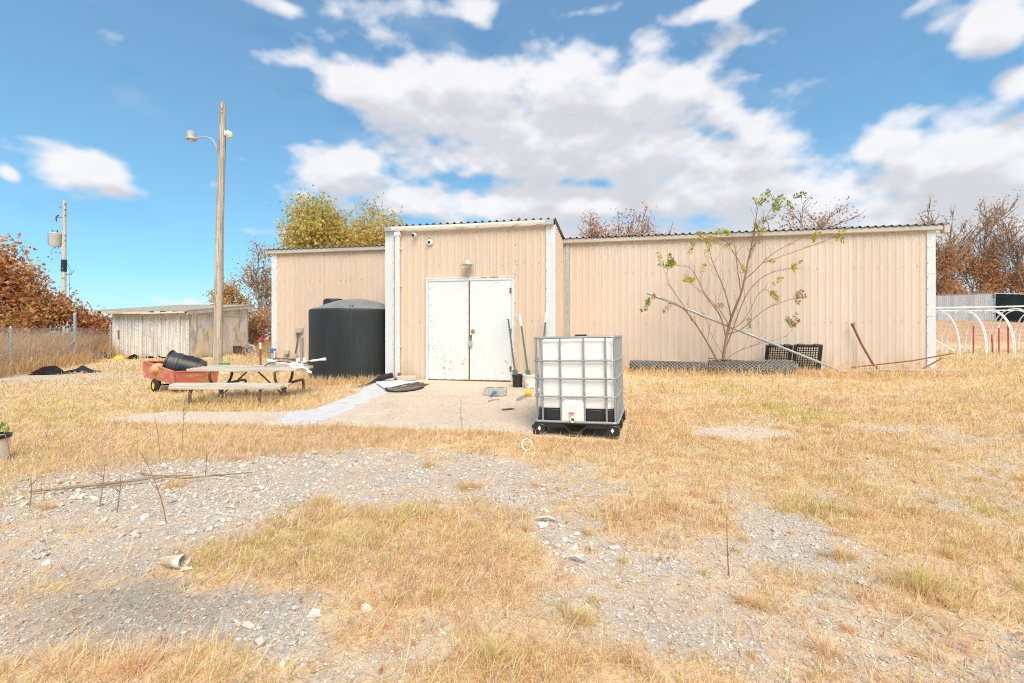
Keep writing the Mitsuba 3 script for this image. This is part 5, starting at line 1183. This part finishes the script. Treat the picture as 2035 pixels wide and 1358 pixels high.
# over the roofs
tree('big golden-green tree above the left wing roof', 'tree', -10.5, 30.0, 8.7, full, .26, 27000, .21, GOLD, 31, None, .42, trunk=.30, clump=(.62, .36), trunkfrac=.45, R=3.7, flare=.35)
tree('golden-orange tree half hidden behind the porch roof', 'tree', -8.9, 30.6, 8.4, full, .22, 17000, .20, [(.76, .52, .17), (.70, .54, .18), (.74, .60, .24), (.62, .52, .18)], 33, None, .38, trunk=.3, clump=(.65, .36), trunkfrac=.45, R=2.9, flare=.35)
for x, y, h, sd, R_, nl, lb in ((6.8, 34.0, 8.5, 41, 2.4, 9000, 'brown-leaved tree above the right wing, leftmost of the row'), (11.9, 34.5, 8.8, 47, 2.8, 12000, 'brown-leaved tree above the right wing, tallest of the row left of the sapling'), (20.0, 34.0, 8.1, 45, 2.3, 4200, 'thin brown-leaved tree behind the top of the sapling'), (8.8, 34.5, 8.2, 43, 2.2, 7000, 'narrow brown-leaved tree second from the left above the right wing'), (10.3, 35.0, 7.8, 49, 1.9, 4500, 'low brown-leaved tree filling the gap in the row above the right wing')):
    tree(lb, 'tree', x, y, h, full, .18, nl, .17, PINK, sd, None, .30, trunk=.35, clump=(.8, .40), trunkfrac=.45, R=R_, flare=1.1)
# right background wood
for i, (x, y, h, nl, sd, R_, lb) in enumerate(((29.9, 36.0, 5.4, 4200, 51, 1.7, 'rust-leaved oak right beside the right corner of the building'), (32.6, 36.5, 7.2, 7500, 52, 2.3, 'broad rust-leaved oak behind the pale slat fence'), (35.6, 37.0, 6.2, 5200, 53, 2.0, 'rust-leaved oak above the join of slats and dark screen'), (38.9, 36.5, 6.0, 5200, 54, 2.2, 'rust-leaved oak behind the dark screen at the right edge'))):
    tree(lb, 'tree', x, y, h, full, .13, nl, .16, RUST[:4] + TAN[:2], sd, None, .34, trunk=.10, clump=(.8, .40), R=R_, trunkfrac=.28)
for i, (x, y, h, nl, sd, R_, lb) in enumerate(((30.6, 35.0, 8.0, 1400, 61, 2.6, 'nearly bare slender tree right beside the building corner'), (34.2, 38.5, 8.0, 1200, 62, 2.6, 'nearly bare slender tree in the middle of the right wood'), (35.9, 36.0, 9.2, 1700, 63, 2.7, 'tall nearly bare tree second from the right edge'), (38.3, 35.2, 9.0, 1700, 64, 2.7, 'tall nearly bare tree at the right edge'))):
    tree(lb, 'tree', x, y, h, thin, .13, nl, .14, TAN, sd, None, .2, trunk=.3, up=.4, trunkfrac=.5, R=R_, flare=.6)

# ------------------------------------------------------------------ the sapling on the right wall: limbs follow the photographed habit
sk = thing('sapling', 'spindly multi-stemmed sapling with few yellow-green leaves against the right wall', 'tree')
rs = np.random.default_rng(77); SX, SY = 4.52, 10.22; sz = gh1(SX, SY)
def sp3(u, h, dy=0.): return np.array([SX + u, SY - u * .17 + dy, sz + h])
LIMBS = [  # (offset along the wall, height) polylines, root radius
    ([(0, 0), (.06, .62), (.24, 1.25), (.40, 1.75), (.55, 2.35), (.66, 2.9), (.74, 3.42), (.80, 3.62)], .038, -.02),
    ([(-.04, 0), (-.30, .55), (-.68, 1.12), (-.98, 1.42), (-1.35, 1.62), (-1.68, 1.60)], .022, -.12), ([(-.68, 1.12), (-.95, 1.55), (-1.25, 1.98), (-1.22, 2.28)], .010, -.12),
    ([(.08, .75), (-.10, 1.35), (-.36, 1.70), (-.62, 2.2), (-.82, 2.36), (-1.0, 2.40)], .015, .05), ([(.20, 1.15), (-.04, 1.95), (-.24, 2.45), (-.28, 2.86)], .014, -.06),
    ([(.40, 1.8), (.30, 2.4), (.22, 2.8), (.14, 2.98)], .010, -.08),
    ([(.46, 2.0), (.85, 2.35), (1.2, 2.62), (1.75, 2.90), (1.98, 2.96)], .013, .03), ([(.9, 2.38), (1.5, 2.58), (2.1, 2.78), (2.32, 2.86)], .009, -.04),
    ([(.10, .85), (.52, 1.05), (.9, 1.35), (1.35, 1.55), (1.55, 1.62)], .014, -.07), ([(.12, .95), (.55, 1.25), (.82, 1.7), (1.05, 1.75)], .010, .05),
    ([(.05, .50), (.30, 1.15), (.55, 1.75), (.90, 2.1), (1.3, 2.22), (1.45, 2.25)], .013, -.10), ([(.02, .2), (.5, .55), (1.1, .72), (1.48, .97)], .008, -.12),
    ([(.16, 1.0), (-.15, 1.45), (-.5, 1.75), (-.72, 1.95)], .010, -.1), ([(.6, 2.6), (.78, 2.95), (.98, 3.35), (1.1, 3.55)], .010, .06), ([(.56, 2.4), (.70, 2.75), (.85, 3.0)], .009, -.06),
    ([(.02, .4), (-.25, .95), (-.36, 1.3), (-.45, 1.15)], .007, .1), ([(.5, 2.2), (.2, 2.75), (.0, 2.95), (-.35, 3.02)], .008, .06)]
ends, twigs = [], MB()
for k_, (pts, r, dy) in enumerate(LIMBS):
    P3 = np.array([sp3(u * .90, h * .985, dy * min(1, 2 * i / len(pts)) + rs.normal(0, .02) * (i > 0)) for i, (u, h) in enumerate(pts)])
    c = CubicSpline(np.arange(len(P3)), P3)(np.linspace(0, len(P3) - 1, 7 * len(P3)))
    put(sk, 'trunk' if k_ == 0 else 'limb', MB().tube(c, np.linspace(r * 1.02, .003, len(c)), 8 if r > .02 else 6), 'twig_bark', True)
    ends.append((c[-1], c[-1] - c[-6], k_))
    for t in np.linspace(.25, .97, 4 + int(7 * r / .02)):
        i = int(t * (len(c) - 2)); p = c[i]; d = c[i + 1] - c[i]; d /= np.linalg.norm(d); s = rs.choice([-1, 1])
        nd = d + np.array([s * rs.uniform(.4, .9), rs.normal(0, .4), rs.uniform(-.1, .4)]); nd /= np.linalg.norm(nd); L = rs.uniform(.12, .5) * (1.2 - t * .7)
        m1 = p + nd * L * .5 + rs.normal(0, .02, 3); e = p + (nd + [0, 0, rs.uniform(-.1, .25)]) * L
        twigs.tube([p, m1, e], [.0045, .0035, .002], 4)
        if rs.random() < .13: ends.append((e, nd, -1))
put(sk, 'twig', twigs, 'twig_bark', True, kind='stuff')
LP = [(.42, .46, .05), (.55, .52, .06), (.62, .50, .05), (.30, .38, .06), (.62, .42, .05)]
GP = [(.20, .30, .06), (.27, .36, .08), (.16, .24, .06)]
BP = [(.36, .22, .09), (.45, .30, .10), (.42, .38, .07)]
lv, lf_, lc_, o = [], [], [], 0
def leaflet(p, d, s, col):
    global o
    d = d / np.linalg.norm(d); w = np.cross(d, rs.normal(size=3)); w /= np.linalg.norm(w); h = np.cross(d, w) * s * .12
    lv.append(np.array([p, p + d * s * .45 + w * s * .27 + h, p + d * s, p + d * s * .45 - w * s * .27 + h])); lf_.append(np.array([[0, 1, 2], [0, 2, 3]]) + o); lc_.append(np.repeat([np.array(col) * rs.uniform(.8, 1.2)], 4, 0)); o += 4
st = MB()
def frond(p, d, L, pal, n=9):
    d = d / np.linalg.norm(d); sd = np.cross(d, [0, 1., .2]); sd /= np.linalg.norm(sd); q = p.copy(); path = [p.copy()]
    for i in range(n):
        d = d + np.array([0, 0, -.06]); d /= np.linalg.norm(d); q = q + d * L / n; path.append(q.copy())
        for s in (-1, 1): leaflet(q, d * .55 + sd * s + rs.normal(0, .18, 3), rs.uniform(.05, .085), pal[rs.integers(len(pal))])
    leaflet(q, d, .08, pal[0]); st.tube(path, .0022, 3)
for p, d, k_ in ends:
    if k_ in (15,): continue
    h = p[2] - sz; pal = GP if k_ in (1, 2) or (k_ < 0 and h < 1.6) else (LP if h > 1.7 else BP)
    for j in range(3 if k_ >= 0 else 1):
        dd = d / np.linalg.norm(d) * .8 + rs.normal(0, .6, 3) * [1.1, .7, .8] + [0, 0, .1]
        frond(p, dd, rs.uniform(.14, .30), pal, 6)
for u, h in ((.86, 3.58), (.98, 3.50), (1.05, 3.66), (1.25, 3.62), (.72, 3.2), (1.0, 3.3), (1.35, 3.68), (.6, 3.05)):
    frond(sp3(u, h), np.array([rs.uniform(-.5, .9), rs.normal(0, .3), rs.uniform(0, .6)]), rs.uniform(.2, .34), GP + LP[:1], 7)
put(sk, 'frond_stalk', st, 'twig_bark', False, kind='stuff')
put(sk, 'crown', (np.concatenate(lv), np.concatenate(lf_)), 'thin_vcol', False, color=np.concatenate(lc_))
# ------------------------------------------------------------------ grass: one mesh of blades, tufted, denser near the viewer
GR = np.random.default_rng(99)
STRAW = np.array([(.95, .71, .39), (.96, .79, .52), (.94, .65, .35), (.96, .86, .67), (.90, .605, .37), (.95, .745, .38)])
BROWN = np.array([(.83, .56, .38), (.89, .65, .47), (.76, .49, .32), (.91, .73, .56)])
GREEN = np.array([(.66, .64, .14), (.76, .70, .18), (.54, .56, .12), (.84, .74, .24)])
def blades(px, py, pz, L, W, az, lean, curl, col):
    n = len(px); d = np.stack([np.cos(az), np.sin(az), 0 * az], -1); s = np.stack([-np.sin(az + .6), np.cos(az + .6), 0 * az], -1)
    b = np.stack([px, py, pz], -1); u = np.array([0, 0, 1.])
    m = b + (u * np.cos(lean)[:, None] + d * np.sin(lean)[:, None]) * (L * .55)[:, None]
    l2 = lean + curl; t = m + (u * np.cos(l2)[:, None] + d * np.sin(l2)[:, None]) * (L * .45)[:, None]
    w = W[:, None] * s * .5
    v = np.stack([b - w, b + w, m + w * .8, m - w * .8, t], 1).reshape(-1, 3)
    f = (np.array([[0, 1, 2], [0, 2, 3], [3, 2, 4]])[None] + (np.arange(n) * 5)[:, None, None]).reshape(-1, 3)
    shade = np.array([.95, .95, 1.0, 1.0, 1.05])
    c = np.clip(col[:, None, :] * shade[None, :, None], 0, .92).reshape(-1, 3)
    return v.astype(np.float32), f, c.astype(np.float32)
def scatter_y(y0, y1, n, power):      # depth samples with density ~ y * y**-power
    e = 2 - power; u = GR.random(n)
    return (y0 ** e + u * (y1 ** e - y0 ** e)) ** (1 / e)
near_b = SLAB.buffer(.03); far_slab = SLAB.buffer(-.25)
FOOT = Polygon([tuple(B(u, v, 0)[:2]) for u, v in ((UL, 0), (PL, 0), (PL, PV), (PR, PV), (PR, 0), (UR, 0), (UR, 9), (UL, 9))])
SHED = Polygon([(X0, Y0), (X1 + .05, Y0), (X1 + .05, Y1), (X0, Y1)])
PATCH_IN = PATCH.buffer(-.06)
def free(x, y):
    ok = np.ones(len(x), bool)
    for pg in (near_b, FOOT, SHED, PATCH_IN): ok &= ~shapely.contains_xy(pg, x, y)
    q = (np.stack([x, y], -1) - [.905, 6.08]) @ IM[:2, :2]
    ok &= ~((np.abs(q[:, 0]) < .55) & (np.abs(q[:, 1] + .05) < .70))
    return ok & (np.hypot(x - TX, y - TY) > TR)
def tuftfield(ntuft, y0, y1, power, per, hscale, wscale, spread, thr=.18, xlim=(1.12, 1.2)):
    y = scatter_y(y0, y1, ntuft, power); x = GR.uniform(-1, 1, ntuft) * (xlim[0] * y + xlim[1])
    c = cover(x, y); keep = (GR.random(ntuft) < np.clip((c - .10) / .8, .03, 1) ** 1.2 * np.where((x > 11) & (y > 20.5), .12, 1)) & free(x, y); x, y, c = x[keep], y[keep], c[keep]
    n = len(x); th = (.6 + .7 * c) * GR.lognormal(0, .28, n); taz = GR.uniform(0, 2 * np.pi, n)
    p3 = np.stack([x, y, 0 * x], -1)
    gg = meshkit.fbm(p3 * .8, 3, 61); bb = meshkit.fbm(p3 * 1.3 + 7, 3, 62)
    # greener in the damp strip under the table, by the tote and at scattered tussocks
    gg = gg + .30 * np.exp(-(((x + 4.6) / 1.6) ** 2 + ((y - 8.0) / .8) ** 2)) + .16 * np.exp(-(((x - .9) / .9) ** 2 + ((y - 5.2) / .35) ** 2)) + .12 * np.exp(-(((x + 12) / 5) ** 2 + ((y - 17.5) / 2) ** 2))
    bb = bb + .22 * np.exp(-(((x + 1.5) / 2.6) ** 2 + ((y - 5.35) / .4) ** 2))
    k = GR.poisson(per, n).clip(2); idx = np.repeat(np.arange(n), k); N = len(idx)
    sp = spread * (1 + .09 * y[idx])
    bx_, by_ = x[idx] + GR.normal(0, 1, N) * sp, y[idx] + GR.normal(0, 1, N) * sp
    ok = free(bx_, by_); idx, bx_, by_, sp = idx[ok], bx_[ok], by_[ok], sp[ok]; N = len(idx)
    L = hscale * th[idx] * GR.uniform(.45, 1.25, N) * (1 + .03 * by_); W = wscale * np.maximum(1, by_ / 2.4) ** .85 * GR.uniform(.7, 1.3, N)
    az = np.where(GR.random(N) < .45, taz[idx] + GR.normal(0, .6, N), GR.uniform(0, 2 * np.pi, N))
    lean = np.abs(GR.normal(.88, .42, N)).clip(0, 1.45); curl = GR.normal(.45, .45, N)
    r = GR.random(N); gsel = r < np.clip((gg[idx] - .58) * 2.0, .035, .5); bsel = ~gsel & (GR.random(N) < np.clip((bb[idx] - .54) * 2.4, .10, .6))
    col = STRAW[GR.integers(0, len(STRAW), N)]; col = np.where(bsel[:, None], BROWN[GR.integers(0, len(BROWN), N)], col); col = np.where(gsel[:, None], GREEN[GR.integers(0, len(GREEN), N)], col)
    col = col * GR.uniform(.66, 1.14, (N, 1)) * (.86 + .3 * GR.random(n))[idx][:, None]
    return bx_, by_, L, W, az, lean, curl, col
parts = [tuftfield(19000, 1.15, 3.2, .9, 9, .050, .0036, .016), tuftfield(26000, 3.0, 7.0, 1.5, 8, .058, .0034, .026), tuftfield(20000, 6.8, 14.0, 1.6, 6, .075, .0034, .04), tuftfield(11000, 13.5, 34.0, 1.8, 5, .09, .0042, .06)]
# matted dead blades lying nearly flat
y = scatter_y(1.15, 9, 95000, 1.45); x = GR.uniform(-1, 1, len(y)) * (1.12 * y + 1.2); c = cover(x, y)
ok = free(x, y) & (GR.random(len(x)) < .55 + .5 * c); x, y = x[ok], y[ok]; N = len(x)
cc = np.where(GR.random((N, 1)) < .55, BROWN[GR.integers(0, len(BROWN), N)], STRAW[GR.integers(0, len(STRAW), N)]) * GR.uniform(.75, 1.15, (N, 1))
parts.append((x, y, GR.uniform(.04, .16, N) * (1 + .05 * y), .0022 * np.maximum(1, y / 2.4) ** .85 * np.ones(N), GR.uniform(0, 2 * np.pi, N), GR.uniform(1.15, 1.5, N), GR.normal(.1, .2, N), cc))
# longer dead stems, bent over and trampled flat across the near yard
y = scatter_y(1.2, 8, 12000, 1.3); x = GR.uniform(-1, 1, len(y)) * (1.12 * y + 1.0); ok = free(x, y) & (GR.random(len(x)) < .25 + .6 * cover(x, y)); x, y = x[ok], y[ok]; N = len(x)
cc = np.array([(.96, .86, .66), (.93, .78, .54), (.86, .66, .46), (.70, .50, .36), (.58, .42, .30)])[GR.integers(0, 5, N)] * GR.uniform(.8, 1.05, (N, 1))
parts.append((x, y, GR.uniform(.07, .24, N), .0036 * np.maximum(1, y / 2.4) ** .8 * GR.uniform(.6, 1.3, N), GR.uniform(0, 6.28, N), GR.uniform(.75, 1.5, N), GR.normal(.25, .4, N), cc))
# loose straw blown on the slab
y = GR.uniform(5.6, 9.4, 2600); x = GR.uniform(-5.6, 1.0, 2600); sel = shapely.contains_xy(SLAB, x, y)
dd = shapely.distance(shapely.points(x, y), SLAB.exterior); sel &= (GR.random(2600) < np.exp(-dd / .22) + .05 + .6 * np.exp(-(((x - .3) / .35) ** 2 + ((y - 6.5) / .8) ** 2))); x, y = x[sel], y[sel]; N = len(x)
slab_straw = (x, y, GR.uniform(.05, .16, N), .0032 * np.ones(N) * 1.6, GR.uniform(0, 6.28, N), GR.uniform(1.25, 1.5, N), GR.normal(.05, .1, N), BROWN[GR.integers(0, len(BROWN), N)] * 1.15)
# thicker fringe: wall foot, slab edge, tank foot, table, tote, rolls
def fringe(pts, n, sp, hs, brown=.5):
    pts = np.array(pts, float); seg = GR.integers(0, len(pts) - 1, n); t = GR.random(n)
    x = pts[seg, 0] + (pts[seg + 1, 0] - pts[seg, 0]) * t + GR.normal(0, sp, n); y = pts[seg, 1] + (pts[seg + 1, 1] - pts[seg, 1]) * t + GR.normal(0, sp, n)
    ok = free(x, y); x, y = x[ok], y[ok]; N = len(x)
    c = np.where(GR.random((N, 1)) < brown, BROWN[GR.integers(0, len(BROWN), N)], STRAW[GR.integers(0, len(STRAW), N)]) * GR.uniform(.8, 1.15, (N, 1))
    g = GR.random(N) < .10; c[g] = GREEN[GR.integers(0, len(GREEN), g.sum())]
    return x, y, hs * GR.uniform(.4, 1.3, N), .0034 * np.maximum(1, y / 2.4) ** .85 * np.ones(N), GR.uniform(0, 6.28, N), np.abs(GR.normal(.5, .4, N)), GR.normal(.5, .5, N), c
wl_ = lambda u, v: B(u, v, 0)[:2]
parts += [fringe([wl_(.3, -.15), wl_(UR + .2, -.15)], 2600, .16, .20), fringe([wl_(UL, -.12), wl_(PL, -.12)], 900, .10, .2), fringe([(TX + 1.2 * math.cos(a), TY + 1.2 * math.sin(a)) for a in np.linspace(-2.9, -.9, 9)], 1500, .10, .22),
          fringe([(.25, 5.45), (1.2, 5.2), (1.6, 5.6), (1.75, 6.5)], 700, .12, .10, .35), fringe([(.3, 5.58), (-1.2, 5.72), (-2.7, 6.02), (-4.2, 6.36), (-5.7, 6.68)], 3000, .10, .12, .75),
          fringe([(2.6, 10.3), (4.2, 10.0), (5.9, 9.7), (7.2, 9.4), (9.0, 9.1)], 2400, .22, .24, .6), fringe([(-3.9, 4.3), (-3.4, 4.6), (-2.6, 4.75), (-2.1, 4.85)], 1500, .22, .17, .6), fringe([(-4.8, 4.0), (-4.1, 3.6), (-3.6, 3.3)], 900, .25, .20, .35),
          fringe([(-5.9, 7.8), (-4.9, 8.1), (-3.8, 8.0)], 1500, .28, .16, .2)]
V, F, C, o = [], [], [], 0
for q in parts:
    z = gh(q[0], q[1]) - .006; v, f, c = blades(q[0], q[1], z, *q[2:]); V.append(v); F.append(f + o); C.append(c); o += len(v)
# tussocks: separate bunches, red-tipped or green, in the lower right
tus = [(1.84, 2.14, .13, .12), (1.93, 2.20, .09, .10), (1.06, 2.02, .07, .07), (1.00, 2.06, .05, .06), (1.70, 2.46, .07, .10), (1.14, 1.72, .07, .08), (1.9, 1.64, .09, .10), (2.03, 1.66, .08, .11), (2.12, 1.72, .06, .09), (.25, 1.93, .12, .07), (-.08, 1.70, .13, .09), (-1.32, 1.66, .14, .09)]
for x, y in zip(GR.uniform(-.6, 2.6, 60), scatter_y(1.6, 3.6, 60, .8)): tus.append((x, y, GR.uniform(.015, .06), GR.uniform(.03, .08)))
for x, y in zip(GR.uniform(-4, 6, 70), scatter_y(3.0, 7.5, 70, .8)): tus.append((x, y, GR.uniform(.04, .14), GR.uniform(.05, .11)))
tus = [t for t in tus if free(np.array([t[0]]), np.array([t[1]]))[0]]
for cx, cy, sp, h in tus:
    gsh = GR.choice([.05, .18, .40])
    N = int(200 * (sp / .1)) + 12; r = np.abs(GR.normal(0, sp * .5, N)); a = GR.uniform(0, 6.28, N); x, y = cx + r * np.cos(a), cy + r * np.sin(a)
    g = GR.random(N); c = np.where(g[:, None] < gsh, GREEN[GR.integers(0, len(GREEN), N)] * .9, np.where(g[:, None] < .62, BROWN[GR.integers(0, len(BROWN), N)], STRAW[GR.integers(0, len(STRAW), N)]))
    v, f, c = blades(x, y, gh(x, y) - .005, h * GR.uniform(.5, 1.2, N), .0030 * np.ones(N), a + GR.normal(0, .5, N), np.clip(.3 + r / sp * .55, 0, 1.3) + GR.normal(0, .22, N), GR.normal(.5, .35, N), c); V.append(v); F.append(f + o); C.append(c); o += len(v)
k = thing('dry_grass', 'golden dry lawn grass, matted and patchy over the whole yard', 'grass', kind='stuff')
scene[k] = mikit.ply((np.concatenate(V), np.concatenate(F)), 'thin_vcol', color=np.concatenate(C))
v, f, c = blades(slab_straw[0], slab_straw[1], zslab(slab_straw[0], slab_straw[1]) + .004, *slab_straw[2:])
k = thing('loose_straw', 'loose brown straw scattered on the concrete slab', 'straw', kind='stuff'); scene[k] = mikit.ply((v, f), 'thin_vcol', color=c)
# tall dead weeds behind the chain-link fence and round the shed
def tall(poly_pts, n, h, sp, seed):
    pts = np.array(poly_pts, float); seg = GR.integers(0, len(pts) - 1, n); t = GR.random(n)
    x = pts[seg, 0] + (pts[seg + 1, 0] - pts[seg, 0]) * t + GR.normal(0, sp, n) ; y = pts[seg, 1] + (pts[seg + 1, 1] - pts[seg, 1]) * t + np.abs(GR.normal(0, sp, n)) * 1.3
    ok = free(x, y); x, y = x[ok], y[ok]; N = len(x); hh = h * (.65 + .7 * meshkit.fbm(np.stack([x, y, 0 * x], -1) * .8, 3, seed))
    pal = np.array([(.44, .28, .15), (.52, .36, .20), (.36, .22, .12), (.58, .42, .25), (.42, .31, .15)]) * 1.45
    return x, y, hh * GR.uniform(.4, 1.1, N), .011 * np.ones(N), GR.uniform(0, 6.28, N), np.abs(GR.normal(.18, .2, N)), GR.normal(.35, .4, N), pal[GR.integers(0, 5, N)] * GR.uniform(.75, 1.2, (N, 1))
V, F, C, o = [], [], [], 0
for q in (tall([(-13.9, 10.4), (-15.3, 13.2), (-17.6, 17.7), (-18.3, 20.9), (-19.2, 24)], 14000, 1.22, .45, 3), tall([(-12.8, 11.2), (-14.3, 14.6), (-15.6, 17.6)], 1500, .55, .18, 8), tall([(-16.8, 14), (-19.5, 18), (-21, 22)], 8000, 1.4, .8, 4), tall([(-16.5, 18.9), (-17.3, 20)], 1200, .9, .3, 5), tall([(-12.9, 24.4), (-11.0, 22.5), (-10.5, 20)], 2600, .6, .5, 6), tall([(-14.5, 25.5), (-8, 22)], 2600, .9, .8, 9)):
    z = gh(q[0], q[1]) - .01; v, f, c = blades(q[0], q[1], z, *q[2:]); V.append(v); F.append(f + o); C.append(c); o += len(v)
k = thing('tall_weeds', 'tall tan dead weeds behind the chain-link fence and beside the shed', 'weeds', kind='stuff')
scene[k] = mikit.ply((np.concatenate(V), np.concatenate(F)), 'thin_vcol', color=np.concatenate(C))
sd_ = thing('seedling', 'small green seedling growing beside the white bucket at the left edge', 'plant')
sm_ = MB(); z = gh1(-4.70, 4.40); q_ = np.array([(-4.66, 4.42, z), (-4.70, 4.43, z + .22), (-4.76, 4.43, z + .36)])
put(sd_, 'stem', sm_.tube(q_, [.005, .004, .002], 5), 'twig_bark', True)
v, f, c = leaf_cards(np.random.default_rng(4), q_[2] + np.random.default_rng(5).normal(0, .03, (9, 3)), .07, [(.30, .42, .10), (.38, .50, .14)])
put(sd_, 'leaves', (v, f), 'thin_vcol', False, kind='stuff', color=c)
# single dead stalks in the left foreground and along the right wall
def stalk(x, y, h, lean, label, branch=4, r=.0035):
    k = thing('dead_stalk', label, 'weed'); z = gh1(x, y); p = np.array([(x, y, z - .01), (x + lean * .3, y + .01, z + h * .4), (x + lean, y, z + h)])
    c = CubicSpline([0, .4, 1], p)(np.linspace(0, 1, 14)); put(k, 'stem', MB().tube(c, np.linspace(r, r * .45, 14), 5), 'twig_bark', True)
    m = MB()
    for t in GR.uniform(.25, .95, branch):
        b = c[int(t * 13)]; m.tube([b, b + np.array([GR.normal(0, .035), GR.normal(0, .03), GR.uniform(.02, .08)])], [.002, .001], 4)
    if branch: put(k, 'side_twigs', m, 'twig_bark', False, kind='stuff')
for x, y, h, ln, br, lb in ((-3.34, 4.80, .50, .03, 14, 'tallest dead weed stalk standing before the picnic table'), (-3.50, 4.72, .38, -.05, 5, 'thin dead stalk just left of the tallest one'), (-2.12, 2.92, .46, -.17, 3, 'long bent dead stalk rising above the pale stones at left'), (-2.78, 3.2, .30, .04, 4, 'dead stalk in the middle of the bare left group'), (-2.58, 3.1, .26, .03, 6, 'twiggy dead stalk right of the middle one on the left gravel'), (-3.3, 3.25, .20, .01, 2, 'leftmost short dead stalk on the pale gravel'), (-2.55, 3.95, .2, .01, 3, 'short dead stalk near the tip of the long dark stick'), (1.05, 2.3, .30, -.01, 2, 'pale thin stalk standing in the lower right gravel'), (1.62, 10.9, .5, .06, 7, 'dead weed stalk behind the tote by the gate panel'), (2.15, 10.75, .42, -.1, 8, 'dead weed at the wall left of the first wire roll')):
    stalk(x, y, h, ln, lb, br)

# ------------------------------------------------------------------ gravel: loose angular stones
def stones(x, y, s, col, seed):
    rg = np.random.default_rng(seed); n = len(x)
    base = np.array([(1, 0, 0), (-1, 0, 0), (0, 1, 0), (0, -1, 0), (0, 0, 1), (0, 0, -1), (.6, .6, .55), (-.6, .6, .5), (.6, -.6, .55), (-.6, -.6, .5)], float)
    hull = trimesh.convex.convex_hull(trimesh.PointCloud(base + np.random.default_rng(1).normal(0, .05, base.shape)))
    bv, bf = np.array(hull.vertices), np.array(hull.faces); k = len(bv)
    v = bv[None] * rg.uniform(.65, 1.2, (n, k, 1)) * np.stack([rg.uniform(.8, 1.35, n), rg.uniform(.65, 1.1, n), rg.uniform(.5, .95, n)], -1)[:, None]
    a = rg.uniform(0, 6.28, n); ca, sa = np.cos(a)[:, None], np.sin(a)[:, None]; tl = rg.normal(0, .25, (n, 1))
    X = v[..., 0] * ca - v[..., 1] * sa; Y = v[..., 0] * sa + v[..., 1] * ca; Z = v[..., 2] + tl * v[..., 0]
    P_ = np.stack([X, Y, Z], -1) * s[:, None, None] + np.stack([x, y, gh(x, y) + s * .18], -1)[:, None]
    f = (bf[None] + (np.arange(n) * k)[:, None, None]).reshape(-1, 3)
    return P_.reshape(-1, 3).astype(np.float32), f, np.repeat(col, k, 0)
V, F, C, o = [], [], [], 0
PAL = np.array([(.64, .585, .525), (.72, .67, .61), (.57, .51, .45), (.76, .715, .65), (.70, .60, .50), (.48, .435, .39)])
for i, (n_, y0, y1, pw, smin, smax, kind) in enumerate(((34000, 1.2, 3.6, 1.2, .0045, .0105, 0), (14000, 3.3, 7.0, 1.3, .008, .016, 0), (7500, 1.2, 5.4, .8, .010, .030, 1), (1500, 1.25, 5.2, .6, .008, .024, 2))):
    y = scatter_y(y0, y1, n_, pw); x = GR.uniform(-1, 1, n_) * (1.12 * y + 1.0); c = cover(x, y); k_ = coarse(x, y)
    pr = np.clip((.62 - c) * 2.2, .03, 1) if kind == 0 else np.clip((.8 - c) * 1.4, 0, 1) * np.clip(k_ * 1.3, .0 if kind == 1 else .1, 1)
    ok = (GR.random(n_) < pr) & free(x, y); x, y = x[ok], y[ok]; s = smin + (smax - smin) * GR.random(len(x)) ** 2.2
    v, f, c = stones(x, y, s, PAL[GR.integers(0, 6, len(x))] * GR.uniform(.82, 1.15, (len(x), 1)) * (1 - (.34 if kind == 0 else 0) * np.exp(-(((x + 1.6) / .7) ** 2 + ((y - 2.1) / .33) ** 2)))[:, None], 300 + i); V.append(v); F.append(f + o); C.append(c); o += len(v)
k = thing('gravel', 'pale loose gravel and angular stones in the bare patches', 'gravel', kind='stuff')
scene[k] = mikit.ply((np.concatenate(V), np.concatenate(F)), 'vcol', color=np.clip(np.concatenate(C), 0, .9).astype(np.float32))
# fallen leaves and crumbs
n_ = 700; y = scatter_y(1.3, 12, n_, 1.2); x = GR.uniform(-1, 1, n_) * (1.1 * y + .6); ok = free(x, y) | (GR.random(n_) < .10); x, y = x[ok], y[ok]
zz_ = np.where(shapely.contains_xy(SLAB, x, y), zslab(x, y), gh(x, y)) + .02
v, f, c = leaf_cards(GR, np.stack([x, y, zz_], -1), .024, [(.60, .32, .18), (.66, .40, .22), (.50, .30, .18), (.75, .52, .32)])
k = thing('fallen_leaves', 'small brown fallen leaves sprinkled over the yard', 'leaves', kind='stuff'); scene[k] = mikit.ply((v, f), 'thin_vcol', color=c)

# ------------------------------------------------------------------ which things repeat
for base, grp, word in (('steel_post', 'green steel posts leaning by the doors', 'green'), ('steel_post', 'red steel posts among the hoops', 'red'), ('junction_box', 'beige electrical boxes on the left wing', ''), ('outlet_box', 'white outlet boxes on the left wing', ''), ('plastic_pallet', 'black pallets leaning on the right wall', ''),
                        ('wire_roll', 'chain-link rolls along the right wall', 'right wall'), ('plastic_pipe', 'white pipes left on the picnic table', ''), ('loose_plank', 'planks lying at the right corner', ''), ('rusty_rod', 'rusty rods at the right corner', ''), ('bark_chip', 'bark chips on the gravel', ''), ('stone', 'larger pale stones', ''),
                        ('dead_stalk', 'dead weed stalks', ''), ('plastic_sheet', 'black plastic sheets on the ground', ''), ('security_camera', 'white cameras under the gutter', ''), ('tree', 'brown trees above the right wing', 'right wing'), ('tree', 'rust oaks in the right wood', 'rust-leaved oak'), ('tree', 'nearly bare trees in the right wood', 'nearly bare')):
    for key_, lab_ in labels.items():
        if '__' not in key_ and (key_ == base or key_[:-4] == base) and word in lab_.get('label', '') and not (grp.endswith('right wood') and 'chain-link' in lab_['label'] or 'utility pole' in lab_['label']): lab_['group'] = grp
